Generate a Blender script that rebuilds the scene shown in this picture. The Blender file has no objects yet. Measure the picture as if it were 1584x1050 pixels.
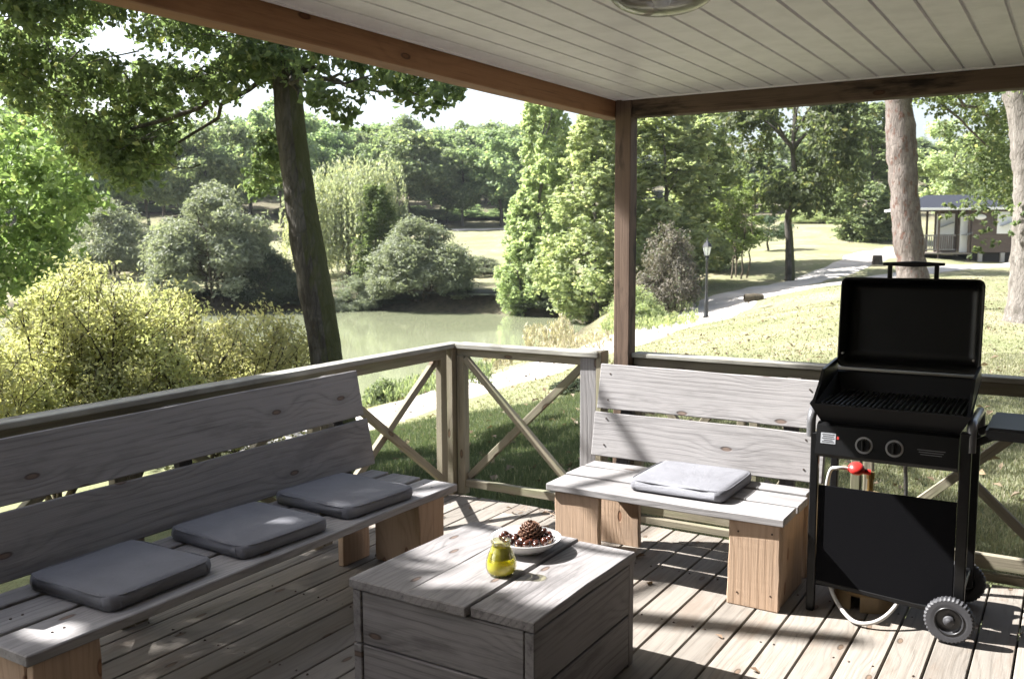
import bpy, bmesh, math, random
import numpy as np
from mathutils import Vector, Matrix, Euler
random.seed(7)
RNG = np.random.default_rng(11)
S = bpy.context.scene
COL = S.collection

# ------------------------------------------------------------------ camera
FPX, PITCH, ROLL, YAW, EYE = 1433.7, .11099, -.0051, .549, 1.65
_h = np.array([-math.sin(YAW), math.cos(YAW), 0]); _r = np.array([math.cos(YAW), math.sin(YAW), 0]); _u = np.array([0, 0, 1.])
CF = _h*math.cos(PITCH)-_u*math.sin(PITCH); CU0 = _u*math.cos(PITCH)+_h*math.sin(PITCH)
CR = _r*math.cos(ROLL)+CU0*math.sin(ROLL); CU = CU0*math.cos(ROLL)-_r*math.sin(ROLL)
CC = np.array([0, 0, EYE])
cd = bpy.data.cameras.new('camera'); cam = bpy.data.objects.new('camera', cd); COL.objects.link(cam)
cd.sensor_width = 36; cd.lens = 36*FPX/1584; cd.clip_start = .05; cd.clip_end = 4000
M = Matrix(((CR[0], CU[0], -CF[0], 0), (CR[1], CU[1], -CF[1], 0), (CR[2], CU[2], -CF[2], EYE), (0, 0, 0, 1)))
cam.matrix_world = M; S.camera = cam
cd.dof.use_dof = True; cd.dof.focus_distance = 3.9; cd.dof.aperture_fstop = 7.0

# ------------------------------------------------------------------ light
SUN = np.array([-1.0, -.28, 1.0]); SUN /= np.linalg.norm(SUN)
sl = bpy.data.lights.new('sun', 'SUN'); sl.energy = 5.0; sl.angle = math.radians(.53); sl.color = (1, .98, .955)
so = bpy.data.objects.new('sun', sl); COL.objects.link(so)
so.rotation_euler = Vector(SUN).to_track_quat('Z', 'Y').to_euler(); so.location = (-20, 0, 30)
W = bpy.data.worlds.new('World'); S.world = W; W.use_nodes = True
nt = W.node_tree; nt.nodes.clear()
sk = nt.nodes.new('ShaderNodeTexSky'); sk.sky_type = 'NISHITA'; sk.sun_disc = False
sk.sun_elevation = math.asin(SUN[2]); sk.sun_rotation = math.atan2(SUN[0], SUN[1]); sk.air_density = 1.0; sk.dust_density = 4.0; sk.ozone_density = 1.0
bg = nt.nodes.new('ShaderNodeBackground'); bg.inputs[1].default_value = .078
wo = nt.nodes.new('ShaderNodeOutputWorld'); hs = nt.nodes.new('ShaderNodeHueSaturation'); hs.inputs['Saturation'].default_value = .7   # saturation lowered to whiten the whole sky
nt.links.new(sk.outputs[0], hs.inputs['Color']); nt.links.new(hs.outputs[0], bg.inputs[0]); nt.links.new(bg.outputs[0], wo.inputs[0])
S.view_settings.view_transform = 'Standard'; S.view_settings.look = 'None'; S.view_settings.exposure = 2.16; S.view_settings.gamma = 1
S.view_settings.use_curve_mapping = False
S.render.engine = 'CYCLES'; S.cycles.max_bounces = 8; S.cycles.diffuse_bounces = 5; S.cycles.transparent_max_bounces = 8
S.cycles.sample_clamp_indirect = 6; S.cycles.caustics_reflective = False; S.cycles.caustics_refractive = False

# ------------------------------------------------------------------ helpers
def ray(u, v): return CR*(u-792)/FPX-CU*(v-525)/FPX+CF
def at(u, v, d): return CC+ray(u, v)*d                        # point at depth d
def onz(u, v, z): d = ray(u, v); return CC+d*((z-EYE)/d[2])

def tag(o, label=None, cat=None, group=None, kind=None):
    if label: o['label'] = label
    if cat: o['category'] = cat
    if group: o['group'] = group
    if kind: o['kind'] = kind
    return o
def thing(name, loc, label, cat, group=None):
    o = bpy.data.objects.new(name, None); o.empty_display_size = .1; COL.objects.link(o); o.location = Vector(loc)
    return tag(o, label, cat, group)
def link(name, me, mat=None, parent=None, loc=(0, 0, 0), rot=None):
    """links a mesh at WORLD loc; parents are unrotated"""
    if mat is not None and len(me.materials) == 0: me.materials.append(mat)
    o = bpy.data.objects.new(name, me); COL.objects.link(o)
    p = Vector(loc)
    if parent is not None:
        o.parent = parent; q = parent
        while q is not None:
            p = p-q.location; q = q.parent
    o.location = p
    if rot is not None: o.rotation_euler = rot
    return o
def bm_mesh(name, bm, smooth=False):
    me = bpy.data.meshes.new(name); bm.to_mesh(me); bm.free()
    if smooth:
        me.polygons.foreach_set('use_smooth', [True]*len(me.polygons))
    return me
_box = {}
def box_mesh(l, w, t, bev=.003, key=None):
    k = (round(l, 4), round(w, 4), round(t, 4), bev, key)
    if k in _box: return _box[k]
    bm = bmesh.new(); bmesh.ops.create_cube(bm, size=1)
    for v in bm.verts: v.co = (v.co.x*l, v.co.y*w, v.co.z*t)
    if key is not None and bev >= .004 and w > .1:
        bmesh.ops.subdivide_edges(bm, edges=[e for e in bm.edges if abs((e.verts[0].co-e.verts[1].co).x) > l*.9], cuts=9)
        a1, a2, a3 = (random.uniform(0, 6.28) for _ in range(3))
        for v in bm.verts:
            u = v.co.x/l; sd = 1 if v.co.y > 0 else -1
            v.co.y += .0022*math.sin(5*u+a1+sd)+.0013*math.sin(17*u+a2+2*sd); v.co.z += .0016*math.sin(4*u+a3)+.0012*sd*math.sin(6*u+a1)
    if bev: bmesh.ops.bevel(bm, geom=list(bm.edges), offset=min(bev, t*.3), segments=1, affect='EDGES')
    me = bm_mesh('plank', bm); _box[k] = me; return me
def plank(name, parent, mat, a, b, w, t, wdir=(0, 0, 1), bev=.003, key=None):
    """a bar from a to b (world, centre line), width w along wdir, thickness t"""
    a = Vector(a); b = Vector(b); x = (b-a).normalized(); y = Vector(wdir); y = (y-x*y.dot(x)).normalized(); z = x.cross(y)
    me = box_mesh((b-a).length, w, t, bev, (key, mat.name))
    R = Matrix((x, y, z)).transposed().to_euler()
    return link(name, me, mat, parent, (a+b)/2, R)
def cyl(bm, a, b, r0, r1=None, n=12, caps=True):
    a = Vector(a); b = Vector(b); r1 = r0 if r1 is None else r1
    q = (b-a).to_track_quat('Z', 'Y').to_matrix(); A = []; B = []
    for i in range(n):
        c = Vector((math.cos(2*math.pi*i/n), math.sin(2*math.pi*i/n), 0))
        A.append(bm.verts.new(a+q@(c*r0))); B.append(bm.verts.new(b+q@(c*r1)))
    for i in range(n): bm.faces.new((A[i], A[(i+1) % n], B[(i+1) % n], B[i]))
    if caps: bm.faces.new(A[::-1]); bm.faces.new(B)
def lathe(prof, n=32, closed=False):
    bm = bmesh.new(); rings = []
    for r, z in prof:
        if r < 1e-6: rings.append([bm.verts.new((0, 0, z))])
        else: rings.append([bm.verts.new((r*math.cos(2*math.pi*i/n), r*math.sin(2*math.pi*i/n), z)) for i in range(n)])
    for A, B in zip(rings, rings[1:]):
        for i in range(n):
            j = (i+1) % n
            if len(A) == 1 and len(B) == 1: continue
            if len(A) == 1: bm.faces.new((A[0], B[j], B[i]))
            elif len(B) == 1: bm.faces.new((A[i], A[j], B[0]))
            else: bm.faces.new((A[i], A[j], B[j], B[i]))
    bmesh.ops.recalc_face_normals(bm, faces=bm.faces)
    return bm
def tubes_mesh(name, lines, n=8, rough=0.0):
    """lines: list of (pts (k,3), radii (k,)) -> one mesh"""
    V = []; Fc = []; off = 0
    for pts, rad in lines:
        pts = np.asarray(pts, float); k = len(pts)
        tan = np.gradient(pts, axis=0); tan /= np.linalg.norm(tan, axis=1)[:, None]+1e-9
        ref = np.array([0.31, .95, .05]) if abs(tan[0] @ np.array([.31, .95, .05])) < .9 else np.array([1., 0, 0])
        s = np.cross(tan, ref); s /= np.linalg.norm(s, axis=1)[:, None]+1e-9; t2 = np.cross(tan, s)
        an = np.arange(n)/n*2*math.pi
        rr = np.asarray(rad)[:, None]*(1+rough*RNG.normal(size=(k, n)))
        ring = pts[:, None, :]+rr[..., None]*(np.cos(an)[None, :, None]*s[:, None, :]+np.sin(an)[None, :, None]*t2[:, None, :])
        V.append(ring.reshape(-1, 3))
        i = np.arange(k-1)[:, None]*n; j = np.arange(n)[None, :]; j2 = (j+1) % n
        q = np.stack([i+j, i+j2, i+n+j2, i+n+j], -1).reshape(-1, 4)+off
        Fc.append(q); off += k*n
    return np_mesh(name, np.concatenate(V), np.concatenate(Fc), True)
def np_mesh(name, V, Fq, smooth=False):
    me = bpy.data.meshes.new(name); nv = len(V); nf, m = Fq.shape
    me.vertices.add(nv); me.vertices.foreach_set('co', np.ascontiguousarray(V, np.float32).ravel())
    me.loops.add(nf*m); me.loops.foreach_set('vertex_index', np.ascontiguousarray(Fq, np.int32).ravel())
    me.polygons.add(nf); me.polygons.foreach_set('loop_start', np.arange(0, nf*m, m, dtype=np.int32))
    try: me.polygons.foreach_set('loop_total', np.full(nf, m, np.int32))
    except Exception: pass
    me.polygons.foreach_set('use_smooth', np.full(nf, smooth, bool))
    me.update(calc_edges=True); me.validate(); return me

# ------------------------------------------------------------------ materials
class NT:
    def __init__(s, name):
        s.m = bpy.data.materials.new(name); s.m.use_nodes = True; s.t = s.m.node_tree; s.t.nodes.clear()
        s.out = s.n('ShaderNodeOutputMaterial')
    def n(s, typ, **kw):
        x = s.t.nodes.new(typ)
        for k, v in kw.items(): setattr(x, k, v)
        return x
    def l(s, a, b): s.t.links.new(a, b)
    def val(s, sock, v):
        if isinstance(v, bpy.types.NodeSocket): s.l(v, sock)
        else: sock.default_value = v
    def math(s, op, a, b=0., c=0., clamp=False):
        x = s.n('ShaderNodeMath', operation=op, use_clamp=clamp); s.val(x.inputs[0], a); s.val(x.inputs[1], b); s.val(x.inputs[2], c); return x.outputs[0]
    def vmul(s, v, k):
        x = s.n('ShaderNodeVectorMath', operation='MULTIPLY'); s.val(x.inputs[0], v); s.val(x.inputs[1], k); return x.outputs[0]
    def vadd(s, v, k):
        x = s.n('ShaderNodeVectorMath', operation='ADD'); s.val(x.inputs[0], v); s.val(x.inputs[1], k); return x.outputs[0]
    def noise(s, vec, scale, detail=3., rough=.55, dist=0.):
        x = s.n('ShaderNodeTexNoise'); s.l(vec, x.inputs['Vector']); x.inputs['Scale'].default_value = scale; x.inputs['Detail'].default_value = detail
        x.inputs['Roughness'].default_value = rough; x.inputs['Distortion'].default_value = dist; return x.outputs[0]
    def ramp(s, f, a, b, lo=0., hi=1.):
        x = s.n('ShaderNodeMapRange', interpolation_type='SMOOTHSTEP'); s.val(x.inputs[0], f); s.val(x.inputs[1], a); s.val(x.inputs[2], b); s.val(x.inputs[3], lo); s.val(x.inputs[4], hi); return x.outputs[0]
    def mix(s, f, a, b, mode='MIX'):
        x = s.n('ShaderNodeMix', data_type='RGBA', blend_type=mode)
        s.val(x.inputs[0], f)
        for i, c in ((6, a), (7, b)):
            if not isinstance(c, bpy.types.NodeSocket): c = (*c, 1.)
            s.val(x.inputs[i], c)
        return x.outputs[2]
    def bsdf(s, color, rough=.6, bump=None, bstr=.3, bdist=.01, **kw):
        p = s.n('ShaderNodeBsdfPrincipled')
        if not isinstance(color, bpy.types.NodeSocket): color = (*color, 1.)
        s.val(p.inputs['Base Color'], color); s.val(p.inputs['Roughness'], rough)
        for k, v in kw.items(): s.val(p.inputs[k.replace('_', ' ')], v)
        if bump is not None:
            b = s.n('ShaderNodeBump'); b.inputs['Strength'].default_value = bstr; b.inputs['Distance'].default_value = bdist
            s.l(bump, b.inputs['Height']); s.l(b.outputs[0], p.inputs['Normal'])
        s.l(p.outputs[0], s.out.inputs[0]); return p
    def objco(s):
        tc = s.n('ShaderNodeTexCoord'); oi = s.n('ShaderNodeObjectInfo')
        r = s.math('MULTIPLY', oi.outputs['Random'], 37.)
        cv = s.n('ShaderNodeCombineXYZ'); s.l(r, cv.inputs[0]); s.l(s.math('MULTIPLY', r, 1.7), cv.inputs[1]); s.l(s.math('MULTIPLY', r, .63), cv.inputs[2])
        return tc.outputs['Object'], s.vadd(tc.outputs['Object'], cv.outputs[0]), oi.outputs['Random']

def wood(name, light, dark, knot=(.10, .06, .04), grain=34., contrast=1., stain=None, stain_amt=.5, knots=1., rough=.75, var=.25, weather=.5):
    s = NT(name); raw, co, rnd = s.objco()
    # knots: sparse cells stretched along the grain
    kv = s.n('ShaderNodeTexVoronoi', feature='F1', voronoi_dimensions='2D'); s.l(s.vmul(co, (1.7, 4.4, 0.)), kv.inputs['Vector']); kv.inputs['Scale'].default_value = 1.0; kv.inputs['Randomness'].default_value = .9
    kd = kv.outputs['Distance']
    big = s.ramp(kd, 0., .42, 1., 0.); small = s.ramp(kd, .040, .060, 1., 0.); core = s.ramp(kd, .022, .040, 1., 0.)
    yy = s.n('ShaderNodeSeparateXYZ'); s.l(co, yy.inputs[0])
    wob = s.noise(s.vmul(co, (1.3, 5., 5.)), 1., 3., .5)
    ph = s.math('ADD', s.math('MULTIPLY', s.math('ADD', yy.outputs[1], s.math('MULTIPLY', yy.outputs[2], .8)), s.math('MULTIPLY', grain, s.math('MULTIPLY_ADD', rnd, .5, .7))), s.math('MULTIPLY', wob, 5.))
    ph = s.math('ADD', ph, s.math('MULTIPLY', big, 3.*knots))
    tri = s.math('PINGPONG', ph, 1.)
    ring = s.math('MULTIPLY', s.math('POWER', tri, 2.4), s.ramp(s.noise(s.vmul(co, (1.4, 9., 9.)), 1., 3.), .3, .7, .25, 1.))
    fine = s.noise(s.vmul(co, (3.5, 150., 150.)), 1., 2., .6)
    fine2 = s.noise(s.vmul(co, (9., 420., 420.)), 1., 2., .6)
    blot = s.noise(s.vmul(co, (2.2, 6., 6.)), 1., 4., .6)
    f = s.math('ADD', s.math('MULTIPLY', ring, .62*contrast), s.math('MULTIPLY', s.math('SUBTRACT', fine, .5), 1.0*contrast))
    f = s.math('ADD', f, s.math('MULTIPLY', s.math('SUBTRACT', fine2, .5), .5))
    f = s.math('ADD', f, s.math('MULTIPLY', s.math('SUBTRACT', blot, .5), weather*1.2), clamp=True)
    c = s.mix(f, light, dark)
    lines = s.ramp(s.noise(s.vmul(co, (1.1, 60., 60.)), 1., 4., .7), .60, .70)
    c = s.mix(s.math('MULTIPLY', lines, .55), c, tuple(x*.55 for x in dark))
    halo = s.ramp(kd, .05, .16, 1., 0.); c = s.mix(s.math('MULTIPLY', halo, .35*min(1, knots)), c, dark)
    if stain:
        st = s.ramp(s.noise(s.vmul(co, (1.6, 7., 7.)), 1., 5., .65), .50, .66)
        c = s.mix(s.math('MULTIPLY', st, stain_amt), c, stain)
    if knots > 0: c = s.mix(s.math('MULTIPLY', small, .85), c, knot); c = s.mix(s.math('MULTIPLY', core, .7), c, tuple((a_*.5+b_*.5)*k_ for a_, b_, k_ in zip(light, knot, (1.05, .85, .7))))
    # per-board tone
    hv = s.n('ShaderNodeHueSaturation'); s.l(c, hv.inputs['Color'])
    s.l(s.math('MULTIPLY_ADD', rnd, 2*var, 1-var), hv.inputs['Value'])
    b = s.math('ADD', s.math('MULTIPLY', ring, -.5), s.math('ADD', s.math('MULTIPLY', fine, .9), s.math('MULTIPLY', small, -1.2)))
    s.bsdf(hv.outputs[0], rough, b, .35, .004, Specular_IOR_Level=.25)
    return s.m
MW = {}
MW['grey'] = wood('weathered grey wood', (.25, .24, .238), (.122, .116, .116), (.075, .05, .04), 68, 1.0, (.10, .092, .092), .45, weather=.75, knots=1.3, var=.12)
MW['table'] = wood('table wood', (.19, .18, .178), (.077, .071, .07), (.05, .034, .028), 62, 1.15, (.06, .055, .055), .6, weather=.9, knots=1.3, var=.14)
MW['edge'] = wood('dark end wood', (.085, .078, .077), (.04, .036, .034), (.05, .04, .03), 36, 1., (.15, .13, .11), .5, 0.3, weather=.8)
MW['tan'] = wood('tan pine', (.40, .285, .20), (.25, .165, .105), (.13, .06, .035), 60, .9, (.25, .19, .15), .3, weather=.5, var=.1)
MW['deck'] = wood('deck board', (.215, .193, .168), (.098, .087, .073), (.07, .05, .036), 60, .85, (.17, .13, .10), .55, .8, weather=.9, var=.16)
MW['beam'] = wood('orange beam wood', (.30, .155, .078), (.19, .092, .045), (.06, .022, .012), 24, .9, (.12, .05, .025), .35, .8, weather=.5, var=.1, rough=.6)
MW['post'] = wood('dark stained beam', (.145, .10, .073), (.07, .047, .036), (.04, .018, .01), 26, .9, (.014, .010, .008), .95, 1.2, weather=.7, var=.1)
MW['rail'] = wood('mossy rail wood', (.235, .21, .155), (.11, .093, .065), (.07, .05, .035), 32, .95, (.19, .21, .11), .45, .6, weather=.8, var=.16)
MW['cap'] = wood('lichen cap', (.25, .24, .21), (.10, .092, .08), (.07, .06, .045), 30, 1., (.42, .42, .37), .5, .5, weather=1., var=.1)
MW['siding'] = wood('brown siding', (.115, .09, .075), (.07, .054, .045), (.05, .03, .02), 20, .7, knots=0, var=.1)

def clear_glass(s, tint, refl, rough):
    a = s.n('ShaderNodeBsdfTransparent'); a.inputs[0].default_value = (*tint, 1); b = s.n('ShaderNodeBsdfGlossy'); b.inputs['Roughness'].default_value = rough
    lw = s.n('ShaderNodeLayerWeight'); lw.inputs[0].default_value = .35; f = s.math('MULTIPLY_ADD', lw.outputs['Fresnel'], .6, refl*.5, True)
    m = s.n('ShaderNodeMixShader'); s.l(f, m.inputs[0]); s.l(a.outputs[0], m.inputs[1]); s.l(b.outputs[0], m.inputs[2]); s.l(m.outputs[0], s.out.inputs[0])
def plain(name, color, rough=.5, metal=0., bumpscale=None, bstr=.2, bdist=.002, mott=0., **kw):
    s = NT(name); raw, co, rnd = s.objco(); b = None; c = color
    if mott: c = s.mix(s.ramp(s.noise(co, 9., 5., .6), .35, .7), color, tuple(x*(1-mott) for x in color))
    if bumpscale: b = s.noise(co, bumpscale, 3.)
    s.bsdf(c, rough, b, bstr, bdist, Metallic=metal, **kw); return s.m
def foliage(name, dark, light, tip=None, trans=.4, var=.25, rough=.55):
    s = NT(name); g = s.n('ShaderNodeNewGeometry'); oi = s.n('ShaderNodeObjectInfo'); tc = s.n('ShaderNodeTexCoord')
    r = g.outputs['Random Per Island']
    n = s.noise(tc.outputs['Object'], .55, 2.)
    f = s.math('ADD', s.math('MULTIPLY', r, .65), s.math('MULTIPLY', s.math('SUBTRACT', n, .35), .9), clamp=True)
    c = s.mix(f, dark, light)
    if tip: c = s.mix(s.ramp(r, .90, .97), c, tip)
    hv = s.n('ShaderNodeHueSaturation'); s.l(c, hv.inputs['Color']); hv.inputs['Saturation'].default_value = .82
    s.l(s.math('MULTIPLY_ADD', oi.outputs['Random'], 2*var, 1-var), hv.inputs['Value']); s.l(s.math('MULTIPLY_ADD', oi.outputs['Random'], .03, .497), hv.inputs['Hue'])
    p = s.bsdf(hv.outputs[0], rough, Specular_IOR_Level=.35)
    t = s.n('ShaderNodeBsdfTranslucent'); s.l(s.mix(1., hv.outputs[0], (1.12, 1.18, .75), 'MULTIPLY'), t.inputs[0])
    m = s.n('ShaderNodeMixShader'); m.inputs[0].default_value = trans; s.l(p.outputs[0], m.inputs[1]); s.l(t.outputs[0], m.inputs[2]); s.l(m.outputs[0], s.out.inputs[0])
    return s.m
def bark(name, a, b, patch=None, pamt=.6, scale=1., moss=None):
    s = NT(name); raw, co, rnd = s.objco()
    f = s.noise(s.vmul(co, (9*scale, 9*scale, 2.2*scale)), 1., 5., .65)
    v = s.n('ShaderNodeTexVoronoi', feature='DISTANCE_TO_EDGE'); s.l(s.vmul(s.vadd(co, s.vmul(co, (0, 0, 0))), (22*scale, 22*scale, 5*scale)), v.inputs['Vector']); v.inputs['Scale'].default_value = 1.
    cr = s.ramp(s.math('ADD', v.outputs[0], s.math('MULTIPLY', s.noise(s.vmul(co, (30*scale, 30*scale, 9*scale)), 1., 3.), .16)), .03, .24)
    c = s.mix(s.ramp(f, .3, .7), a, b)
    c = s.mix(s.math('MULTIPLY', s.math('SUBTRACT', 1., cr), .38), c, tuple(x*.5 for x in a))
    if patch: c = s.mix(s.math('MULTIPLY', s.ramp(s.noise(s.vmul(co, (9., 9., 5.)), 1., 4., .65), .54, .62), pamt), c, patch)
    if moss:
        ge = s.n('ShaderNodeNewGeometry'); dp = s.n('ShaderNodeVectorMath', operation='DOT_PRODUCT'); s.l(ge.outputs['True Normal'], dp.inputs[0]); dp.inputs[1].default_value = (.9, .2, 0)
        side = s.ramp(s.math('ADD', dp.outputs['Value'], s.math('MULTIPLY', s.noise(s.vmul(co, (4, 4, 2)), 1., 4.), 1.1)), .85, 1.25)
        c = s.mix(s.math('MULTIPLY', side, .75), c, moss)
    h = s.math('ADD', s.math('MULTIPLY', cr, .6), s.math('MULTIPLY', f, .9))
    s.bsdf(c, .9, h, .6, .02, Specular_IOR_Level=.1); return s.m

F = {}
F['oak'] = foliage('oak leaves', (.07, .10, .04), (.19, .235, .09), (.30, .30, .11), .6)
F['oaklit'] = foliage('young green leaves', (.11, .17, .04), (.26, .34, .10), (.34, .38, .12), .5)
F['yellow'] = foliage('yellow willow leaves', (.33, .32, .14), (.53, .50, .25), (.64, .54, .26), .56, .06)
F['grey'] = foliage('grey willow leaves', (.14, .165, .10), (.35, .38, .26), None, .42, .12)
F['willow'] = foliage('pale willow leaves', (.24, .26, .15), (.44, .46, .30), (.46, .42, .20), .45, .1)
F['poplar'] = foliage('poplar leaves', (.24, .29, .14), (.46, .50, .27), (.52, .50, .22), .6, .12)
F['wood'] = foliage('woodland leaves', (.12, .165, .08), (.33, .40, .20), (.38, .40, .17), .58, .22)
F['vine'] = foliage('reddish grey leaves', (.10, .075, .055), (.24, .21, .17), (.12, .16, .05), .25, .1)
F['lime'] = foliage('lime leaves', (.14, .19, .035), (.30, .34, .08), None, .45, .1)
F['pine'] = foliage('pine needles', (.04, .07, .03), (.12, .17, .07), None, .2, .1)
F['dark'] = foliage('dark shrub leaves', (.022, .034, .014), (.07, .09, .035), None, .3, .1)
F['reed'] = foliage('dry plumes', (.30, .25, .16), (.55, .48, .34), None, .3, .1)
B = {}
B['oak'] = bark('oak bark', (.05, .045, .038), (.115, .105, .09), (.035, .03, .024), .6, 1., (.06, .065, .02))
B['far'] = bark('far bark', (.055, .048, .04), (.11, .095, .08))
B['pink'] = bark('pinkish bark', (.085, .072, .064), (.185, .16, .145), (.085, .04, .028), .7)
B['pale'] = bark('pale bark', (.095, .085, .075), (.20, .183, .165), (.06, .055, .045), .5)
B['shrub'] = bark('shrub bark', (.06, .05, .035), (.13, .11, .08), None, .5, 2.)

# ------------------------------------------------------------------ terrain
ctrl = []
def C(u, v, d): p = at(u, v, d); ctrl.append((p[0], p[1], p[2]))
for x, y, z in [(-3.5, 4.9, -.5), (-3.6, 2, -.55), (-3.7, -1, -.6), (-2, 5.1, -.42), (-1, 5.1, -.35), (0, 5, -.3), (1.2, 5, -.25), (0, 0, -.5), (2, 0, -.4), (3, 3, -.25), (0, -4, -.5), (-4, -5, -.7), (5, -3, -.3), (-12, -8, -1.2), (12, -10, .3), (0, -60, .5), (-50, -40, -1), (60, -30, 1)]:
    ctrl.append((x, y, z))
for u, v, d in [(1550, 830, 5.7), (1550, 700, 7.4), (1550, 600, 10.5), (1565, 497, 17), (1700, 480, 20), (1200, 545, 15), (1200, 640, 8.5), (1092, 493, 33), (1200, 462, 34), (1225, 434, 42),
                (1400, 480, 20), (1300, 470, 25), (1400, 432, 32), (1300, 425, 42), (1500, 432, 34), (1700, 432, 34), (1570, 445, 28), (1850, 405, 48), (1850, 360, 80), (1500, 407, 48), (1400, 405, 46), (1345, 395, 48), (1190, 388, 53), (1290, 384, 53), (1300, 350, 72), (1200, 352, 72), (1140, 433, 43),
                (1580, 355, 80), (640, 630, 16.2), (760, 592, 19), (880, 557, 22.5), (940, 538, 25), (1000, 516, 28.5), (760, 645, 12.5), (760, 710, 9.), (640, 720, 8.), (900, 640, 10.5), (1000, 600, 12),
                (830, 528, 29), (740, 440, 50), (745, 362, 82), (740, 350, 95), (650, 333, 105), (300, 333, 95), (300, 420, 58), (100, 430, 56), (100, 345, 95), (0, 400, 60), (-300, 420, 55), (-300, 330, 95), (450, 400, 60),
                (880, 440, 46), (1000, 440, 42), (1000, 400, 60), (1000, 352, 85), (200, 780, 9), (50, 820, 8), (-300, 850, 9), (350, 760, 9.5), (480, 735, 9),
                (300, 255, 160), (800, 262, 160), (1200, 300, 130), (1600, 290, 130), (-400, 255, 160), (300, 250, 400), (1000, 280, 400), (1700, 280, 400), (-500, 250, 400)]:
    C(u, v, d)
ctrl = np.array(ctrl)
def _pc(x, y):
    d = np.hypot(x, y)+.5; th = np.arctan2(x*CR[0]+y*CR[1], x*_h[0]+y*_h[1]); return np.log(d), th
CLN, CTH = _pc(ctrl[:, 0], ctrl[:, 1]); MQ = .03
def _phi(l, t): return np.sqrt((l[:, None]-CLN)**2+(t[:, None]-CTH)**2+MQ*MQ)
wts = np.linalg.solve(_phi(CLN, CTH)+.002*np.eye(len(CLN)), ctrl[:, 2]-ctrl[:, 2].mean())
WZ = -2.0
pond_px = [(-500, 500), (-200, 492), (100, 487), (300, 482), (430, 480), (560, 478), (700, 483), (800, 487), (880, 491), (905, 499), (892, 508), (860, 522), (800, 540), (720, 570), (650, 596), (600, 612), (540, 628), (430, 655), (300, 690), (100, 730), (-300, 770)]
pond = np.array([onz(u, v, WZ)[:2] for u, v in pond_px])
def pond_sd(x, y):
    x = np.atleast_1d(x); y = np.atleast_1d(y); n = len(pond); best = np.full(x.shape, 1e9); ins = np.zeros(x.shape, bool)
    for i in range(n):
        a = pond[i]; b = pond[(i+1) % n]; e = b-a; px = x-a[0]; py = y-a[1]
        t = np.clip((px*e[0]+py*e[1])/(e@e), 0, 1); best = np.minimum(best, np.hypot(px-t*e[0], py-t*e[1]))
        c = ((a[1] > y) != (b[1] > y)) & (x < (b[0]-a[0])*(y-a[1])/(b[1]-a[1]+1e-12)+a[0]); ins ^= c
    return np.where(ins, -best, best)
def _sm(t): t = np.clip(t, 0, 1); return t*t*(3-2*t)
def TZ(x, y):
    x = np.atleast_1d(np.asarray(x, float)); y = np.atleast_1d(np.asarray(y, float)); out = np.empty(x.shape)
    for i in range(0, len(x), 8000):
        l, t = _pc(x[i:i+8000], y[i:i+8000]); out[i:i+8000] = _phi(l, t) @ wts+ctrl[:, 2].mean()
    sd = pond_sd(x, y)
    out = np.maximum(out, -1.85)
    far = (x*_h[0]+y*_h[1]) > 36
    k = _sm(sd/np.where(far, 1.6, 2.6))
    out = np.where(sd >= 0, (WZ-.05)*(1-k)+out*k, WZ-.05-np.minimum(.9, -sd*.35))
    out += .03*np.sin(x*1.9+.6*y)*np.sin(y*1.4-.4*x)*_sm((np.hypot(x, y)-6)/6)
    return out
def tz(x, y): return float(TZ([x], [y])[0])
A1 = np.concatenate([np.arange(-66, 66, .5), np.arange(66, 294, 6)])*math.pi/180
Rr = np.geomspace(.8, 1800, 225); na = len(A1); nr = len(Rr)
xx = np.outer(Rr, np.cos(A1)*_h[0]+np.sin(A1)*_r[0]).ravel(); yy = np.outer(Rr, np.cos(A1)*_h[1]+np.sin(A1)*_r[1]).ravel()
zz = TZ(xx, yy)
i = np.arange(nr-1)[:, None]*na; j = np.arange(na)[None, :]; j2 = (j+1) % na
me = np_mesh('ground', np.stack([xx, yy, zz], 1), np.stack([i+j, i+na+j, i+na+j2, i+j2], -1).reshape(-1, 4), True)
dep = xx*_h[0]+yy*_h[1]; lat = xx*CR[0]+yy*CR[1]
sdv = pond_sd(xx, yy)
soil = np.maximum(np.maximum(_sm(1-(sdv-.2)/1.3), (dep > 37)*_sm(1-(sdv-1.5)/2.5)), _sm((dep-88)/10)*_sm(1-(dep-170)/40)*.8)
lush = np.clip(_sm(1-(np.hypot(xx+2, yy-7)-3)/6), 0, 1)
ca = me.color_attributes.new('cover', 'FLOAT_COLOR', 'POINT')
ca.data.foreach_set('color', np.stack([soil, lush, 0*soil, 0*soil+1], 1).astype(np.float32).ravel())
s = NT('dry grass ground'); tc = s.n('ShaderNodeTexCoord'); P = tc.outputs['Object']
at_ = s.n('ShaderNodeAttribute'); at_.attribute_name = 'cover'; sp = s.n('ShaderNodeSeparateColor'); s.l(at_.outputs['Color'], sp.inputs[0])
n1 = s.noise(P, .35, 5., .6); n2 = s.noise(P, 3., 4., .65); n3 = s.noise(P, 28., 3., .7)
c = s.mix(s.ramp(n1, .35, .65), (.18, .19, .10), (.275, .24, .165))
c = s.mix(s.math('MULTIPLY', s.ramp(n2, .42, .66), .6), c, (.15, .18, .085))
c = s.mix(s.math('MULTIPLY', s.ramp(s.noise(P, .9, 5., .7, .8), .56, .70), .75), c, (.40, .35, .255))
c = s.mix(s.math('MULTIPLY', sp.outputs[1], .8), c, s.mix(s.ramp(n2, .4, .6), (.065, .085, .04), (.12, .14, .07)))
c = s.mix(s.math('MULTIPLY', s.ramp(n3, .3, .75), .5), c, (.09, .09, .04))
c = s.mix(s.math('MULTIPLY', sp.outputs[0], .85), c, s.mix(s.ramp(n2, .4, .6), (.05, .042, .032), (.10, .082, .06)))
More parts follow.
